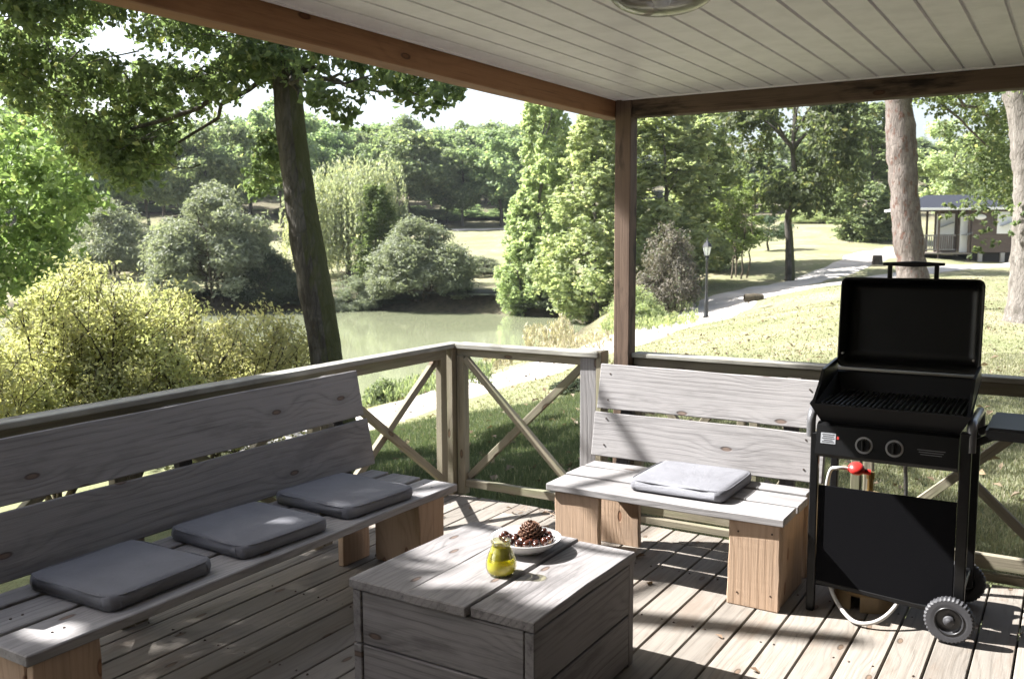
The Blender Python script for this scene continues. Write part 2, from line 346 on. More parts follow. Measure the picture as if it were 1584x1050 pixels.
s.bsdf(c, .95, s.math('ADD', n3, s.math('MULTIPLY', n2, 2.)), .6, .05, Specular_IOR_Level=.1)
ground = link('ground', me, s.m); tag(ground, kind='structure')

# water
bm = bmesh.new(); hull = [(-60, 5), (-60, 60), (-5, 75), (40, 60), (20, 25), (0, 15), (-10, 8)]
cxy = pond.mean(0)
vs = [bm.verts.new((*(cxy+(p-cxy)*1.04), WZ)) for p in pond]; fc = bm.faces.new(vs); bmesh.ops.triangulate(bm, faces=[fc])
s = NT('green pond water'); tc = s.n('ShaderNodeTexCoord'); P = tc.outputs['Object']
c = s.mix(s.ramp(s.noise(P, .12, 3.), .4, .62), (.185, .20, .125), (.215, .23, .15))
s.bsdf(c, .05, s.noise(s.vmul(P, (1.2, 2.4, 1.)), 1.6, 3.), .10, .02, Specular_IOR_Level=.45)
tag(link('pond_water', bm_mesh('pond_water', bm), s.m), kind='structure')

# gravel path, draped on the ground
def drape(name, px, width, mat, lift=.035):
    pts = np.array([at(u, v, d)[:2] for u, v, d in px]); seg = np.r_[0, np.cumsum(np.linalg.norm(np.diff(pts, axis=0), axis=1))]
    q = np.arange(0, seg[-1], .45); X = np.interp(q, seg, pts[:, 0]); Y = np.interp(q, seg, pts[:, 1])
    ker = np.ones(9)/9; Xs = np.convolve(np.pad(X, 4, 'edge'), ker, 'valid'); Ys = np.convolve(np.pad(Y, 4, 'edge'), ker, 'valid')
    tx = np.gradient(Xs); ty = np.gradient(Ys); L = np.hypot(tx, ty); nx = -ty/L; ny = tx/L; m = 11
    wv = np.interp(q, seg, width)
    wl = wv*(1+.10*np.sin(q*.9)+.06*np.sin(q*2.3+1)); wr = wv*(1+.10*np.sin(q*.7+2)+.06*np.sin(q*2.9))
    t = np.linspace(-1, 1, m)[None, :]; off = np.where(t < 0, t*wl[:, None]/2, t*wr[:, None]/2)
    VX = Xs[:, None]+nx[:, None]*off; VY = Ys[:, None]+ny[:, None]*off
    VZ = TZ(VX.ravel(), VY.ravel())+lift-(np.abs(np.broadcast_to(t, VX.shape)).ravel() > .95)*.06
    k = len(q); i = np.arange(k-1)[:, None]*m; j = np.arange(m-1)[None, :]
    me = np_mesh(name, np.stack([VX.ravel(), VY.ravel(), VZ], 1), np.stack([i+j, i+j+1, i+m+j+1, i+m+j], -1).reshape(-1, 4), True)
    return tag(link(name, me, mat), kind='structure')
s = NT('pale gravel'); tc = s.n('ShaderNodeTexCoord'); P = tc.outputs['Object']
n1 = s.noise(P, .8, 4., .6); n2 = s.noise(P, 45., 2., .6)
c = s.mix(s.ramp(n1, .35, .7), (.40, .375, .345), (.29, .27, .24)); c = s.mix(s.math('MULTIPLY', s.ramp(n2, .35, .7), .35), c, (.24, .22, .19))
s.bsdf(c, .95, n2, .5, .02)
GR = s.m
drape('path', [(300, 730, 12.5), (480, 672, 14), (640, 630, 16.2), (760, 592, 19), (880, 557, 22.5), (940, 538, 25), (1000, 516, 28.5), (1075, 485, 32.5), (1150, 458, 36.5), (1220, 440, 40), (1290, 418, 43), (1350, 398, 48), (1400, 386, 55)], [2.2, 2.2, 2.2, 2.2, 2.1, 2.2, 2.4, 2.8, 3.2, 2.4, 2.2, 2.2, 2.2], GR)
drape('path', [(1130, 468, 35), (1200, 456, 36), (1300, 436, 37), (1400, 420, 40), (1500, 411, 45), (1600, 404, 48), (1750, 396, 52)], [1.6, 1.6, 1.6, 1.6, 1.6, 1.6, 1.6], GR, .05)
drape('path', [(690, 357, 88), (745, 353, 89), (830, 353, 90), (950, 352, 92)], [2.2]*4, GR, .1)

# ------------------------------------------------------------------ haze
hm = bpy.data.materials.new('haze'); hm.use_nodes = True; hm.node_tree.nodes.clear()
pv = hm.node_tree.nodes.new('ShaderNodeVolumePrincipled'); pv.inputs['Color'].default_value = (.86, .93, 1, 1); pv.inputs['Density'].default_value = .0002; pv.inputs['Anisotropy'].default_value = .2
ho = hm.node_tree.nodes.new('ShaderNodeOutputMaterial'); hm.node_tree.links.new(pv.outputs[0], ho.inputs['Volume'])
bm = bmesh.new(); bmesh.ops.create_cube(bm, size=1)
for v in bm.verts: v.co = (v.co.x*4200, v.co.y*4200, (-4.2 if v.co.z < 0 else 45))
tag(link('haze', bm_mesh('haze', bm), hm), kind='stuff')

# ------------------------------------------------------------------ grass
def blades(name, X, Y, hgt, wid, mat, lean=.5):
    n = len(X); Z = TZ(X, Y); a = RNG.uniform(0, 2*math.pi, n); H = hgt*RNG.uniform(.5, 1.3, n)
    dx = np.cos(a)*wid/2; dy = np.sin(a)*wid/2; la = RNG.uniform(0, 2*math.pi, n); ll = H*lean*RNG.uniform(.2, 1.2, n)
    V = np.empty((n, 3, 3)); V[:, 0] = np.stack([X-dx, Y-dy, Z-.01], 1); V[:, 1] = np.stack([X+dx, Y+dy, Z-.01], 1); V[:, 2] = np.stack([X+np.cos(la)*ll, Y+np.sin(la)*ll, Z+H], 1)
    me = np_mesh(name, V.reshape(-1, 3), np.arange(3*n).reshape(-1, 3)); return tag(link(name, me, mat), kind='stuff')
GM = foliage('grass blades', (.20, .205, .11), (.30, .27, .18), (.37, .32, .23), .35, .02)
GM2 = foliage('lush grass blades', (.065, .09, .035), (.145, .17, .075), (.30, .27, .16), .35, .02)
def scat(n, u0, u1, d0, d1, p=1.):
    d = (RNG.uniform(0, 1, n)**p)*(d1-d0)+d0; u = RNG.uniform(u0, u1, n); x = (u-792)/FPX*d
    X = CR[0]*x+_h[0]*d; Y = CR[1]*x+_h[1]*d; ok = ~((Y < 4.95) & (X > -3.55)); ok &= pond_sd(X, Y) > .3; return X[ok], Y[ok]
PATHPTS = np.array([at(*q)[:2] for q in [(300, 730, 12.5), (480, 672, 14), (560, 650, 15.), (640, 630, 16.2), (700, 611, 17.5), (760, 592, 19), (820, 575, 20.7), (880, 557, 22.5), (940, 538, 25), (1000, 516, 28.5), (1040, 500, 30.5), (1075, 485, 32.5), (1110, 472, 34.5), (1150, 458, 36.5), (1185, 448, 38.5), (1220, 440, 40), (1260, 430, 41), (1290, 418, 43)]])
def offpath(X, Y):
    d = np.full(len(X), 1e9)
    for a, b in zip(PATHPTS, PATHPTS[1:]):
        e = b-a; t = np.clip(((X-a[0])*e[0]+(Y-a[1])*e[1])/(e@e), 0, 1); d = np.minimum(d, np.hypot(X-a[0]-t*e[0], Y-a[1]-t*e[1]))
    k = d > 1.25; return X[k], Y[k]
X, Y = offpath(*scat(130000, 480, 1000, 5.2, 13)); blades('grass', X, Y, .06, .012, GM2)
X, Y = offpath(*scat(110000, 950, 1640, 4.9, 13)); blades('grass', X, Y, .035, .012, GM)
X, Y = offpath(*scat(60000, 560, 1640, 12, 42, 1.2)); blades('grass', X, Y, .03, .03, GM)

# ------------------------------------------------------------------ deck
DY1 = 4.60
dk = bpy.data.objects.new('deck', None); COL.objects.link(dk); dk.location = (0, 0, 0); tag(dk, kind='structure')
x = -3.46; k = 0
while x < 1.1:
    z = -.0135+random.uniform(-.0015, .0015)
    plank('plank', dk, MW['deck'], (x+.0675, -1.2, z), (x+.0675, DY1-.004, z), .137+random.uniform(-.001, .001), .027, (1, 0, random.uniform(-.006, .006)), .003, k % 5)
    plank('plank', dk, MW['deck'], (x+.0675, DY1+.004, z-.001), (x+.0675, 4.80+random.uniform(-.006, .006), z-.001), .137, .027, (1, 0, random.uniform(-.01, .01)), .003, 's')
    x += .1448; k += 1
for y in np.arange(-1., 4.9, .58): plank('joist', dk, MW['edge'], (-3.44, y, -.105), (1.05, y, -.105), .15, .05, (0, 0, 1))
plank('rim_board', dk, MW['rail'], (-3.49, -1.2, -.09), (-3.49, 4.84, -.09), .16, .03, (0, 0, 1))
plank('rim_board', dk, MW['rail'], (-3.47, 4.83, -.11), (1.1, 4.83, -.11), .16, .03, (0, 0, 1))
for x in (-3.35, -2.2, -.95, .3):
    for y in (-.9, 1.8, 4.6): plank('deck_foot', dk, MW['edge'], (x, y, -1.1), (x, y, -.18), .09, .09, (1, 0, 0))
# screw heads on the boards
bm = bmesh.new()
for kx in range(31):
    xc = -3.46+.0675+kx*.1448
    for y in (1.3, 2.46, 3.04, 3.62, 4.2):
        for dx in (-.045, .045):
            if random.random() < .8: cyl(bm, (xc+dx+random.uniform(-.006, .006), y+random.uniform(-.008, .008), -.004), (xc+dx, y, .0015), .005, .0045, 8)
tag(link('screw_heads', bm_mesh('screw_heads', bm), plain('rusty steel', (.06, .04, .03), .5, .6), dk), kind='stuff')

# ------------------------------------------------------------------ roof
cl_ = bpy.data.objects.new('ceiling', None); COL.objects.link(cl_); cl_.location = (0, 0, 2.4); tag(cl_, kind='structure')
PVC = plain('white ceiling panel', (.84, .825, .845), .45, 0, 6., .05, .002, .10)
GRV = plain('ceiling groove', (.36, .34, .31), .6)
x = -2.245; w = .1245; n = 0
bm = bmesh.new()  # panel cross-section (flat face with chamfered sides and a recessed tongue)
prof = [(0, .012), (.004, .012), (.012, 0), (w-.002, 0), (w, .012)]
y0, y1 = -1.3, 4.80
A = [bm.verts.new((px, y0, pz)) for px, pz in prof]; Bv = [bm.verts.new((px, y1, pz)) for px, pz in prof]
for q in range(4): bm.faces.new((A[q], A[q+1], Bv[q+1], Bv[q]))
pm = bm_mesh('panel', bm); pm.materials.append(PVC)
while x < 3.2:
    link('panel', pm, None, cl_, (x, 0, 2.395+random.uniform(0, .001))); x += w
bm = bmesh.new(); bmesh.ops.create_cube(bm, size=1)
for v in bm.verts: v.co = (v.co.x*5.6+.5, v.co.y*6.3+1.78, v.co.z*.06+2.446)
link('roof_deck', bm_mesh('roof_deck', bm), plain('roof felt', (.08, .08, .085), .9), cl_, (0, 0, 0))
plank('edge_trim', cl_, PVC, (-2.21, 4.788, 2.3965), (3.2, 4.788, 2.3965), .022, .012, (0, 1, 0), .002)
plank('edge_trim', cl_, PVC, (-2.238, -1.3, 2.3965), (-2.238, 4.775, 2.3965), .018, .012, (1, 0, 0), .002)
hw = bpy.data.objects.new('added_house_wall', None); COL.objects.link(hw); tag(hw, kind='structure')  # unseen walls, added to hold sky light off the deck
for k in range(17):
    z = -.4+.085+k*.17
    plank('siding_board', hw, MW['siding'], (2.42, -1.5, z), (2.42, 8.5, z), .166, .03, (.12, 0, 1)); plank('siding_board', hw, MW['siding'], (-3.5, -1.52, z), (2.4, -1.52, z), .166, .03, (0, .12, 1))
t = thing('roof_beam', (-2.3, 4.8, 2.3), 'orange brown timber beam running along the left edge of the white ceiling', 'beam')
plank('timber', t, MW['beam'], (-2.304, -1.3, 2.352), (-2.304, 4.893, 2.352), .105, .095, (0, 0, 1), .004)
t = thing('roof_beam', (-.5, 4.85, 2.3), 'dark stained timber beam along the far edge of the ceiling, above the barbecue', 'beam')
plank('timber', t, MW['post'], (-2.157, 4.85, 2.35), (3.2, 4.85, 2.35), .105, .09, (0, 0, 1), .004)
t = thing('roof_post', (-2.21, 4.845, 0), 'dark brown square timber post holding up the corner of the roof', 'post')
plank('timber', t, MW['post'], (-2.207, 4.845, -.2), (-2.207, 4.845, 2.403), .095, .095, (1, 0, 0), .004)
# ceiling lamp
lx, ly = -1.10, 2.66
t = thing('ceiling_lamp', (lx, ly, 2.395), 'round clear glass bulkhead lamp fixed to the white ceiling', 'lamp')
link('base_ring', bm_mesh('base_ring', lathe([(0, .0), (.165, .0), (.172, -.012), (.170, -.03), (.158, -.034), (.15, -.02)], 48), True), plain('cream lamp ring', (.62, .60, .52), .35), t, (lx, ly, 2.394))
prof = [(.155*math.cos(a), -.03-.062*math.sin(a)) for a in np.linspace(0, math.pi/2, 14)]; prof[-1] = (0, prof[-1][1])
s = NT('lamp glass'); raw, co, rnd = s.objco()
clear_glass(s, (.86, .86, .82), .14, .12)
link('glass_dome', bm_mesh('glass_dome', lathe(prof, 48), True), s.m, t, (lx, ly, 2.394))
prof = [(.152*math.cos(a), -.027-.058*math.sin(a)) for a in np.linspace(0, math.pi/2, 14)]; prof[-1] = (0, prof[-1][1])
link('bulb', bm_mesh('bulb', lathe([(0, -.075), (.022, -.068), (.03, -.05), (.025, -.03), (.014, -.012), (.014, 0)], 20), True), plain('bulb white', (.8, .8, .78), .3), t, (lx, ly, 2.394))

# ------------------------------------------------------------------ railings
def brace_panel(parent, a, b, zlo, zhi, th=.034, wd=.045):
    a = Vector(a); b = Vector(b); d = (b-a).normalized(); nrm = Vector((-d.y, d.x, 0))
    plank('brace', parent, MW['rail'], a+Vector((0, 0, zlo))+nrm*.018, b+Vector((0, 0, zhi))+nrm*.018, wd, th, (0, 0, 1))
    plank('brace', parent, MW['rail'], a+Vector((0, 0, zhi))-nrm*.018, b+Vector((0, 0, zlo))-nrm*.018, wd, th, (0, 0, 1))
def vpost(parent, x, y, w, t, z0=-.02, z1=.90, mat='rail', name='post'): plank(name, parent, MW[mat], (x, y, z0), (x, y, z1), w, t, (1, 0, 0))
YR = 4.83
# left railing along X = -3.4
t = thing('railing', (-3.4, 2.5, 0), 'weathered wooden railing with X braces behind the long left bench', 'railing')
plank('top_cap', t, MW['cap'], (-3.40, -1.2, .962), (-3.40, 4.87, .962), .10, .028, (1, 0, 0), .004)
plank('top_rail', t, MW['rail'], (-3.40, -1.2, .915), (-3.40, 4.735, .915), .062, .04, (0, 0, 1))
plank('bottom_rail', t, MW['rail'], (-3.40, -1.2, .08), (-3.40, 4.735, .08), .055, .04, (0, 0, 1))
for y in (4.70, 3.62, 3.55, 2.45, 2.38, 1.28, 1.21, .1): vpost(t, -3.40, y, .045, .06)
for ya, yb in ((3.65, 4.67), (2.48, 3.52), (1.31, 2.35), (.13, 1.18)): brace_panel(t, (-3.40, ya, 0), (-3.40, yb, 0), .12, .88)
t2 = thing('railing_post', (-3.40, YR, 0), 'greenish square corner post where two wooden railings meet', 'post')
plank('timber', t2, MW['rail'], (-3.405, YR-.02, -.25), (-3.405, YR-.02, .944), .085, .085, (1, 0, 0))
# gate-like section along Y = 4.83
t = thing('railing', (-2.85, YR, 0), 'short gate-like railing section with one X brace between the two benches', 'railing')
plank('top_cap', t, MW['cap'], (-3.345, YR, .963), (-2.345, YR, .963), .11, .032, (0, 1, 0), .004)
plank('top_rail', t, MW['rail'], (-3.355, YR, .92), (-2.40, YR, .92), .05, .04, (0, 0, 1))
plank('bottom_rail', t, MW['rail'], (-3.30, YR, .075), (-2.40, YR, .075), .05, .04, (0, 0, 1))
vpost(t, -3.325, YR, .055, .06, .0); vpost(t, -2.415, YR-.012, .105, .045, -.02, .945, 'grey'); plank('post', t, MW['rail'], (-2.345, YR+.012, -.2), (-2.345, YR+.012, .985), .034, .10, (1, 0, 0))
brace_panel(t, (-3.29, YR, 0), (-2.475, YR, 0), .11, .885)
# right railing along Y = 4.86
t = thing('railing', (0, 4.87, 0), 'wooden railing with X braces behind the right bench and the barbecue', 'railing')
plank('top_cap', t, MW['cap'], (-2.155, 4.875, .972), (1.1, 4.875, .972), .10, .026, (0, 1, 0), .004)
plank('top_rail', t, MW['rail'], (-2.155, 4.875, .925), (1.1, 4.875, .925), .062, .04, (0, 0, 1))
plank('bottom_rail', t, MW['rail'], (-2.155, 4.875, .085), (1.1, 4.875, .085), .07, .04, (0, 0, 1))
plank('kick_rail', t, MW['rail'], (-2.155, 4.85, .02), (1.1, 4.85, .02), .04, .045, (0, 0, 1))
for x in (-2.12, -1.52, -1.45, -.92, -.86, .0, .06, 1.05): vpost(t, x, 4.875, .045, .05)
for xa, xb in ((-2.09, -1.55), (-1.42, -.95), (-.83, -.03), (.09, 1.02)): brace_panel(t, (xa, 4.875, 0), (xb, 4.875, 0), .13, .885)

# ------------------------------------------------------------------ benches
def nails(parent, pts, axis):
    bm = bmesh.new()
    for p in pts: cyl(bm, Vector(p)-Vector(axis)*.003, Vector(p)+Vector(axis)*.0015, .0042, .0042, 8)
    return tag(link('nail_heads', bm_mesh('nail_heads', bm), bpy.data.materials['rusty steel'], parent), kind='stuff')
def bench(name, label, P, L, leg_u):
    """P(u along, w depth outwards, z): maps bench space to the deck. u 0..L, w 0 = seat front .. .6 = back"""
    t = thing(name, P(L/2, .3, 0), label, 'bench')
    U = Vector(P(1, 0, 0))-Vector(P(0, 0, 0)); Wd = Vector(P(0, 1, 0))-Vector(P(0, 0, 0))
    wd = (.215, .195, .13); w = 0; 
    for k, q in enumerate(wd):
        plank('seat_plank', t, MW['grey'], P(random.uniform(-.004, .012), w+q/2, .412+.001*k), P(L-random.uniform(-.004, .012), w+q/2, .412+.001*k), q-.012, .036, Wd+Vector((0, 0, random.uniform(-.004, .004))), .004, k); w += q+.012
    lean = Vector(Wd)*.2+Vector((0, 0, 1)); lean.normalize()
    for k, (s0, s1) in enumerate(((.455, .695), (.715, .955))):
        c0 = Vector(P(0, .575, .45))+lean*((s0+s1)/2-.45)
        plank('back_plank', t, MW['grey'], c0+U*(-.02+.012*k), c0+U*(L+.03-.02*k), (s1-s0), .036, lean, .004, k)
    for u in ([.12, L*.5, L-.15] if L > 1.5 else [.15, L-.15]):
        c0 = Vector(P(u, .575, .45)); plank('back_batten', t, MW['edge'], c0+Wd*.045+lean*(-.30), c0+Wd*.045+lean*.5, .07, .04, U)
    for u0, u1, side in leg_u:
        plank('leg', t, MW['tan'], P((u0+u1)/2, .045, 0), P((u0+u1)/2, .045, .393), u1-u0, .036, U, .004)
        plank('leg', t, MW['tan'], P((u0+u1)/2, .525, 0), P((u0+u1)/2, .525, .392), u1-u0, .036, U, .004)
        us = u1-.019 if side > 0 else u0+.019
        plank('leg', t, MW['tan'], P(us, .255, .002), P(us, .255, .392), .36, .036, Wd, .004)
    plank('seat_bearer', t, MW['edge'], P(.1, .30, .372), P(L-.1, .30, .372), .038, .06, (0, 0, 1))
    return t
LB = lambda u, w, z: (-2.575-w, 1.475+u, z)
tb = bench('garden_bench', 'long weathered grey bench along the left railing, carrying three cushions', LB, 2.225, [(.03, .255, -1), (1.93, 2.13, 1)])
nails(tb, [(-2.575-.582-.2*(z-.45)+.0195, y, z) for y in (3.64, 3.02, 2.0) for z in (.52, .66, .77, .90)], (1, 0, .2))
nails(tb, [(-2.575-.1, 1.475+u, .4305) for u in (.14, .18)]+[(-2.575-.31, 1.475+u, .4315) for u in (.13, .17)]+[(-2.65, 3.57, .4305), (-2.72, 3.60, .4305)], (0, 0, 1))
RB = lambda u, w, z: (-2.215+u, 3.915+w, z)
tb = bench('garden_bench', 'shorter grey bench in the sun beside the barbecue, carrying one cushion', RB, 1.185, [(.05, .29, -1), (.935, 1.165, 1)])
nails(tb, [(-2.21+u, 4.49+dw-.0215, z) for u in (.05, 1.12) for z, dw in ((.52, .014), (.66, .042), (.76, .062), (.9, .09))], (0, -1, .2))
nails(tb, [(-2.215+.95+.03, 3.915+.026, z) for z in (.34, .06)]+[(-2.215+.95+.18, 3.915+.026, z) for z in (.35, .07)], (0, -1, 0))

# ------------------------------------------------------------------ cushions
s = NT('grey cushion cloth'); raw, co, rnd = s.objco()
wv = s.noise(s.vmul(co, (420., 420., 420.)), 1., 2.); b2 = s.noise(s.vmul(co, (1., 1., 2.5)), 9., 4., .6, .6)
c = s.mix(s.ramp(s.noise(co, 5., 4.), .35, .7), (.160, .162, .178), (.137, .138, .152))
s.bsdf(c, .85, s.math('ADD', s.math('MULTIPLY', wv, .25), s.math('MULTIPLY', b2, 2.2)), .45, .008, Specular_IOR_Level=.3)
CUSH = s.m
def cushion_mesh(lx, ly, h, seed):
    rg = random.Random(seed); bm = bmesh.new(); nx, ny = 26, 24; top = {}; bot = {}
    for i in range(nx+1):
        for j in range(ny+1):
            a = i/nx*2-1; b = j/ny*2-1
            e = 1-max(abs(a), abs(b)); rim = min(1, e/.10)
            rr = .045  # rounded corners
            X = a*lx/2; Y = b*ly/2
            cx = max(abs(X)-(lx/2-rr), 0); cy = max(abs(Y)-(ly/2-rr), 0); dd = math.hypot(cx, cy)
            if dd > rr:
                k = rr/dd; X = math.copysign(lx/2-rr+cx*k, X); Y = math.copysign(ly/2-rr+cy*k, Y)
            crown = .006*(1-a*a)*(1-b*b)+.0012*math.sin(3*a+seed)*math.sin(3*b+2*seed)
            z = h*(.82+.18*math.sqrt(max(0, 1-(1-rim)**2)))+crown
            top[i, j] = bm.verts.new((X*(1-.012*(1-rim)), Y*(1-.012*(1-rim)), z)); bot[i, j] = bm.verts.new((X*(1-.02*(1-rim)), Y*(1-.02*(1-rim)), .006*(1-rim)))
    for i in range(nx):
        for j in range(ny):
            bm.faces.new((top[i, j], top[i+1, j], top[i+1, j+1], top[i, j+1])); bm.faces.new((bot[i, j], bot[i, j+1], bot[i+1, j+1], bot[i+1, j]))
    ring = [(i, 0) for i in range(nx)]+[(nx, j) for j in range(ny)]+[(i, ny) for i in range(nx, 0, -1)]+[(0, j) for j in range(ny, 0, -1)]
    mid = {}
    for r in ring:
        p = top[r].co; q = bot[r].co; m_ = (p+q)/2; c = Vector((m_.x, m_.y, 0)); k = 1+.014
        mid[r] = bm.verts.new((m_.x*k+rg.uniform(-.0012, .0012), m_.y*k+rg.uniform(-.0012, .0012), m_.z))
    for a, b in zip(ring, ring[1:]+ring[:1]):
        bm.faces.new((top[b], top[a], mid[a], mid[b])); bm.faces.new((mid[b], mid[a], bot[a], bot[b]))
    return bm_mesh('cushion', bm, True)
for (x, y, rz, lx, ly, lab, sd) in [(-2.865, 2.005, .03, .46, .45, 'nearest of the three flat grey cushions on the long left bench', 1), (-2.86, 2.60, -.05, .47, .46, 'middle one of the three flat grey cushions on the long left bench', 2),
                                    (-2.86, 3.18, -.06, .49, .45, 'farthest of the three flat grey cushions on the left bench, near its sunlit end', 3), (-1.565, 4.235, .0, .48, .46, 'flat grey cushion lying alone in the sun on the short right bench', 4)]:
    o = link('cushion', cushion_mesh(lx, ly, .056, sd), CUSH, None, (x, y, .4325), (0, 0, rz)); tag(o, lab, 'cushion', 'flat grey seat cushions')
    rr = []
    for k in range(61):
        a = 2*math.pi*k/60; cx, sy = math.cos(a), math.sin(a); e = 7
        X = math.copysign(abs(cx)**(2/e), cx)*lx/2*.992; Y = math.copysign(abs(sy)**(2/e), sy)*ly/2*.992; rr.append((X, Y, .051))
    sm = tubes_mesh('piping', [(rr, [.0028]*61)], 6); pp = link('piping', sm, CUSH, None); pp.parent = o

# ------------------------------------------------------------------ table
t = thing('coffee_table', (-1.775, 2.79, 0), 'square box-shaped coffee table of weathered boards in the middle of the deck', 'table')
x0, x1, y0, y1 = -2.15, -1.395, 2.40, 3.18
for k, (a, b, dz, dy) in enumerate(((x0, -1.902, -.002, .0), (-1.898, -1.646, .0035, -.012), (-1.636, x1, 0, .004))):
    plank('top_plank', t, MW['table'], ((a+b)/2, y0+dy, .432+dz), ((a+b)/2, y1-dy*.4, .432+dz), b-a, .036, (1, 0, (-.012, .012, -.004)[k]), .004, k)
for (a, b) in ((.215, .408), (.012, .208)):
    plank('side_plank', t, MW['table'], (x0+.045, y0+.030, (a+b)/2), (x1-.045, y0+.030, (a+b)/2), b-a, .03, (0, 0, 1), .003, a)
    plank('side_plank', t, MW['table'], (x0+.045, y1-.030, (a+b)/2), (x1-.045, y1-.030, (a+b)/2), b-a, .03, (0, 0, 1), .003, a)
    plank('side_plank', t, MW['table'], (x1-.022, y0+.012, (a+b)/2), (x1-.022, y1-.048, (a+b)/2), b-a-.001, .036, (0, 0, 1), .003, a+1)
    plank('side_plank', t, MW['table'], (x0+.022, y0+.012, (a+b)/2), (x0+.022, y1-.012, (a+b)/2), b-a-.001, .036, (0, 0, 1), .003, a+1)
plank('corner_post', t, MW['table'], (x1-.0225, y1-.026, .002), (x1-.0225, y1-.026, .411), .037, .042, (1, 0, 0))
# yellow candle jar
jx, jy, jz = -1.705, 2.705, .4525
t = thing('candle_jar', (jx, jy, jz), 'small rounded yellow-green glass candle jar standing beside the bowl', 'jar')
prof = [(0, 0), (.040, .001), (.050, .010), (.0555, .030), (.054, .052), (.046, .076), (.0375, .094), (.0335, .106), (.0335, .116), (.0365, .1185), (.0365, .123), (.033, .1245), (.0305, .122), (.0305, .104), (.034, .092), (.043, .074), (.0505, .052)]
s = NT('yellow green glass'); raw, co, rnd = s.objco()
clear_glass(s, (.975, .965, .78), .12, .05)
link('glass', bm_mesh('glass', lathe(prof, 36), True), s.m, t, (jx, jy, jz))
s = NT('yellow wax'); raw, co, rnd = s.objco()
s.bsdf(s.mix(s.ramp(s.noise(co, 30., 3.), .4, .65), (.85, .78, .10), (.76, .72, .12)), .6, None, Subsurface_Weight=.8, Subsurface_Scale=.06, Subsurface_Radius=(1., .9, .3))
link('wax', bm_mesh('wax', lathe([(0, .004), (.037, .005), (.046, .012), (.0505, .03), (.0488, .050), (.046, .0595), (.044, .062), (0, .060)], 36), True), s.m, t, (jx, jy, jz))
link('dusty_film', bm_mesh('dusty_film', lathe([(.0462, .063), (.0438, .071), (.0352, .0905), (.0313, .103)], 36), True), plain('yellow dusty film', (.60, .57, .12), .7, mott=.3), t, (jx, jy, jz))
# bowl
bx, by, bz = -1.755, 2.965, .4525
t = thing('bowl', (bx, by, bz), 'shallow white ceramic bowl heaped with chestnuts and a pine cone', 'bowl')
prof = [(0, .004), (.055, .004), (.06, 0), (.068, 0), (.07, .006), (.105, .026), (.134, .052), (.1365, .0555), (.134, .057), (.129, .054), (.10, .031), (.06, .013), (0, .010)]
o = link('vessel', bm_mesh('vessel', lathe(prof, 56), True), plain('white glazed ceramic', (.62, .61, .60), .18, 0, None, mott=.06), t, (bx, by, bz))
s = NT('chestnut shell'); raw, co, rnd = s.objco(); sx = s.n('ShaderNodeSeparateXYZ'); s.l(raw, sx.inputs[0])
c = s.mix(s.ramp(s.noise(s.vmul(co, (40, 40, 12)), 1., 3.), .35, .7), (.055, .016, .009), (.02, .007, .005)); c = s.mix(s.ramp(sx.outputs[2], -.0125, -.0095, 1., 0.), c, (.26, .17, .10))
s.bsdf(c, .16, None, Specular_IOR_Level=.6)
CH = s.m
bm = bmesh.new(); bmesh.ops.create_uvsphere(bm, u_segments=14, v_segments=9, radius=1)
for v in bm.verts:
    p = v.co; k = 1+.18*max(0, p.z)**3; v.co = (p.x*.0165, p.y*.0145*(.85 if p.y < 0 else 1), p.z*.0135*k)
cm = bm_mesh('chestnut', bm, True); cm.materials.append(CH)
spots = []
rg = random.Random(5)
for ring, n, z in ((.093, 16, .064), (.068, 12, .058), (.044, 8, .058)):
    for k in range(n):
        a = 2*math.pi*k/n+ring*40; X, Y = ring*math.cos(a), ring*math.sin(a)
        # leave a bare patch at the left rear and the place of the cone
        if X*CR[0]+Y*CR[1] < -.02 and X*_h[0]+Y*_h[1] > .045: continue
        spots.append((X+rg.uniform(-.006, .006), Y+rg.uniform(-.006, .006), z+rg.uniform(-.003, .004)))
cxo = np.array([CR[0], CR[1]])*.018+np.array([_h[0], _h[1]])*.018
for X, Y, z in spots:
    if math.hypot(X-cxo[0], Y-cxo[1]) < .035: continue
    o = link('chestnut', cm, None, None, (bx+X, by+Y, bz+z-.012), (rg.uniform(-1, 1), rg.uniform(-1, 1), rg.uniform(0, 6)))
    tag(o, 'glossy dark brown chestnut heaped in the white bowl around the pine cone', 'chestnut', 'chestnuts heaped in the bowl')
# pine cone with its scales
px, py, pz = bx+cxo[0], by+cxo[1], bz+.040
t = thing('pine_cone', (px, py, pz), 'brown open pine cone on top of the chestnuts in the bowl', 'pine cone')
s = NT('pine cone scale'); raw, co, rnd = s.objco(); sx = s.n('ShaderNodeSeparateXYZ'); s.l(raw, sx.inputs[0])
s.bsdf(s.mix(s.ramp(sx.outputs[0], .008, .022), (.05, .02, .012), (.20, .105, .065)), .6)
SC = s.m
bm = bmesh.new()
pts = [(0, -.004, 0), (.012, -.008, .0005), (.021, -.0085, .004), (.0245, 0, .0075), (.021, .0085, .004), (.012, .008, .0005), (0, .004, 0)]
tv = [bm.verts.new((a, b, c+.0016)) for a, b, c in pts]; bv = [bm.verts.new((a, b, c-.0016)) for a, b, c in pts]
bm.faces.new(tv); bm.faces.new(bv[::-1])
for q in range(7): bm.faces.new((tv[q], bv[q], bv[(q+1) % 7], tv[(q+1) % 7]))
scm = bm_mesh('scale', bm); scm.materials.append(SC)
link('core', bm_mesh('core', lathe([(0, 0), (.020, .006), (.026, .02), (.018, .042), (0, .056)], 12), True), plain('cone core', (.045, .018, .01), .8), t, (px, py, pz))
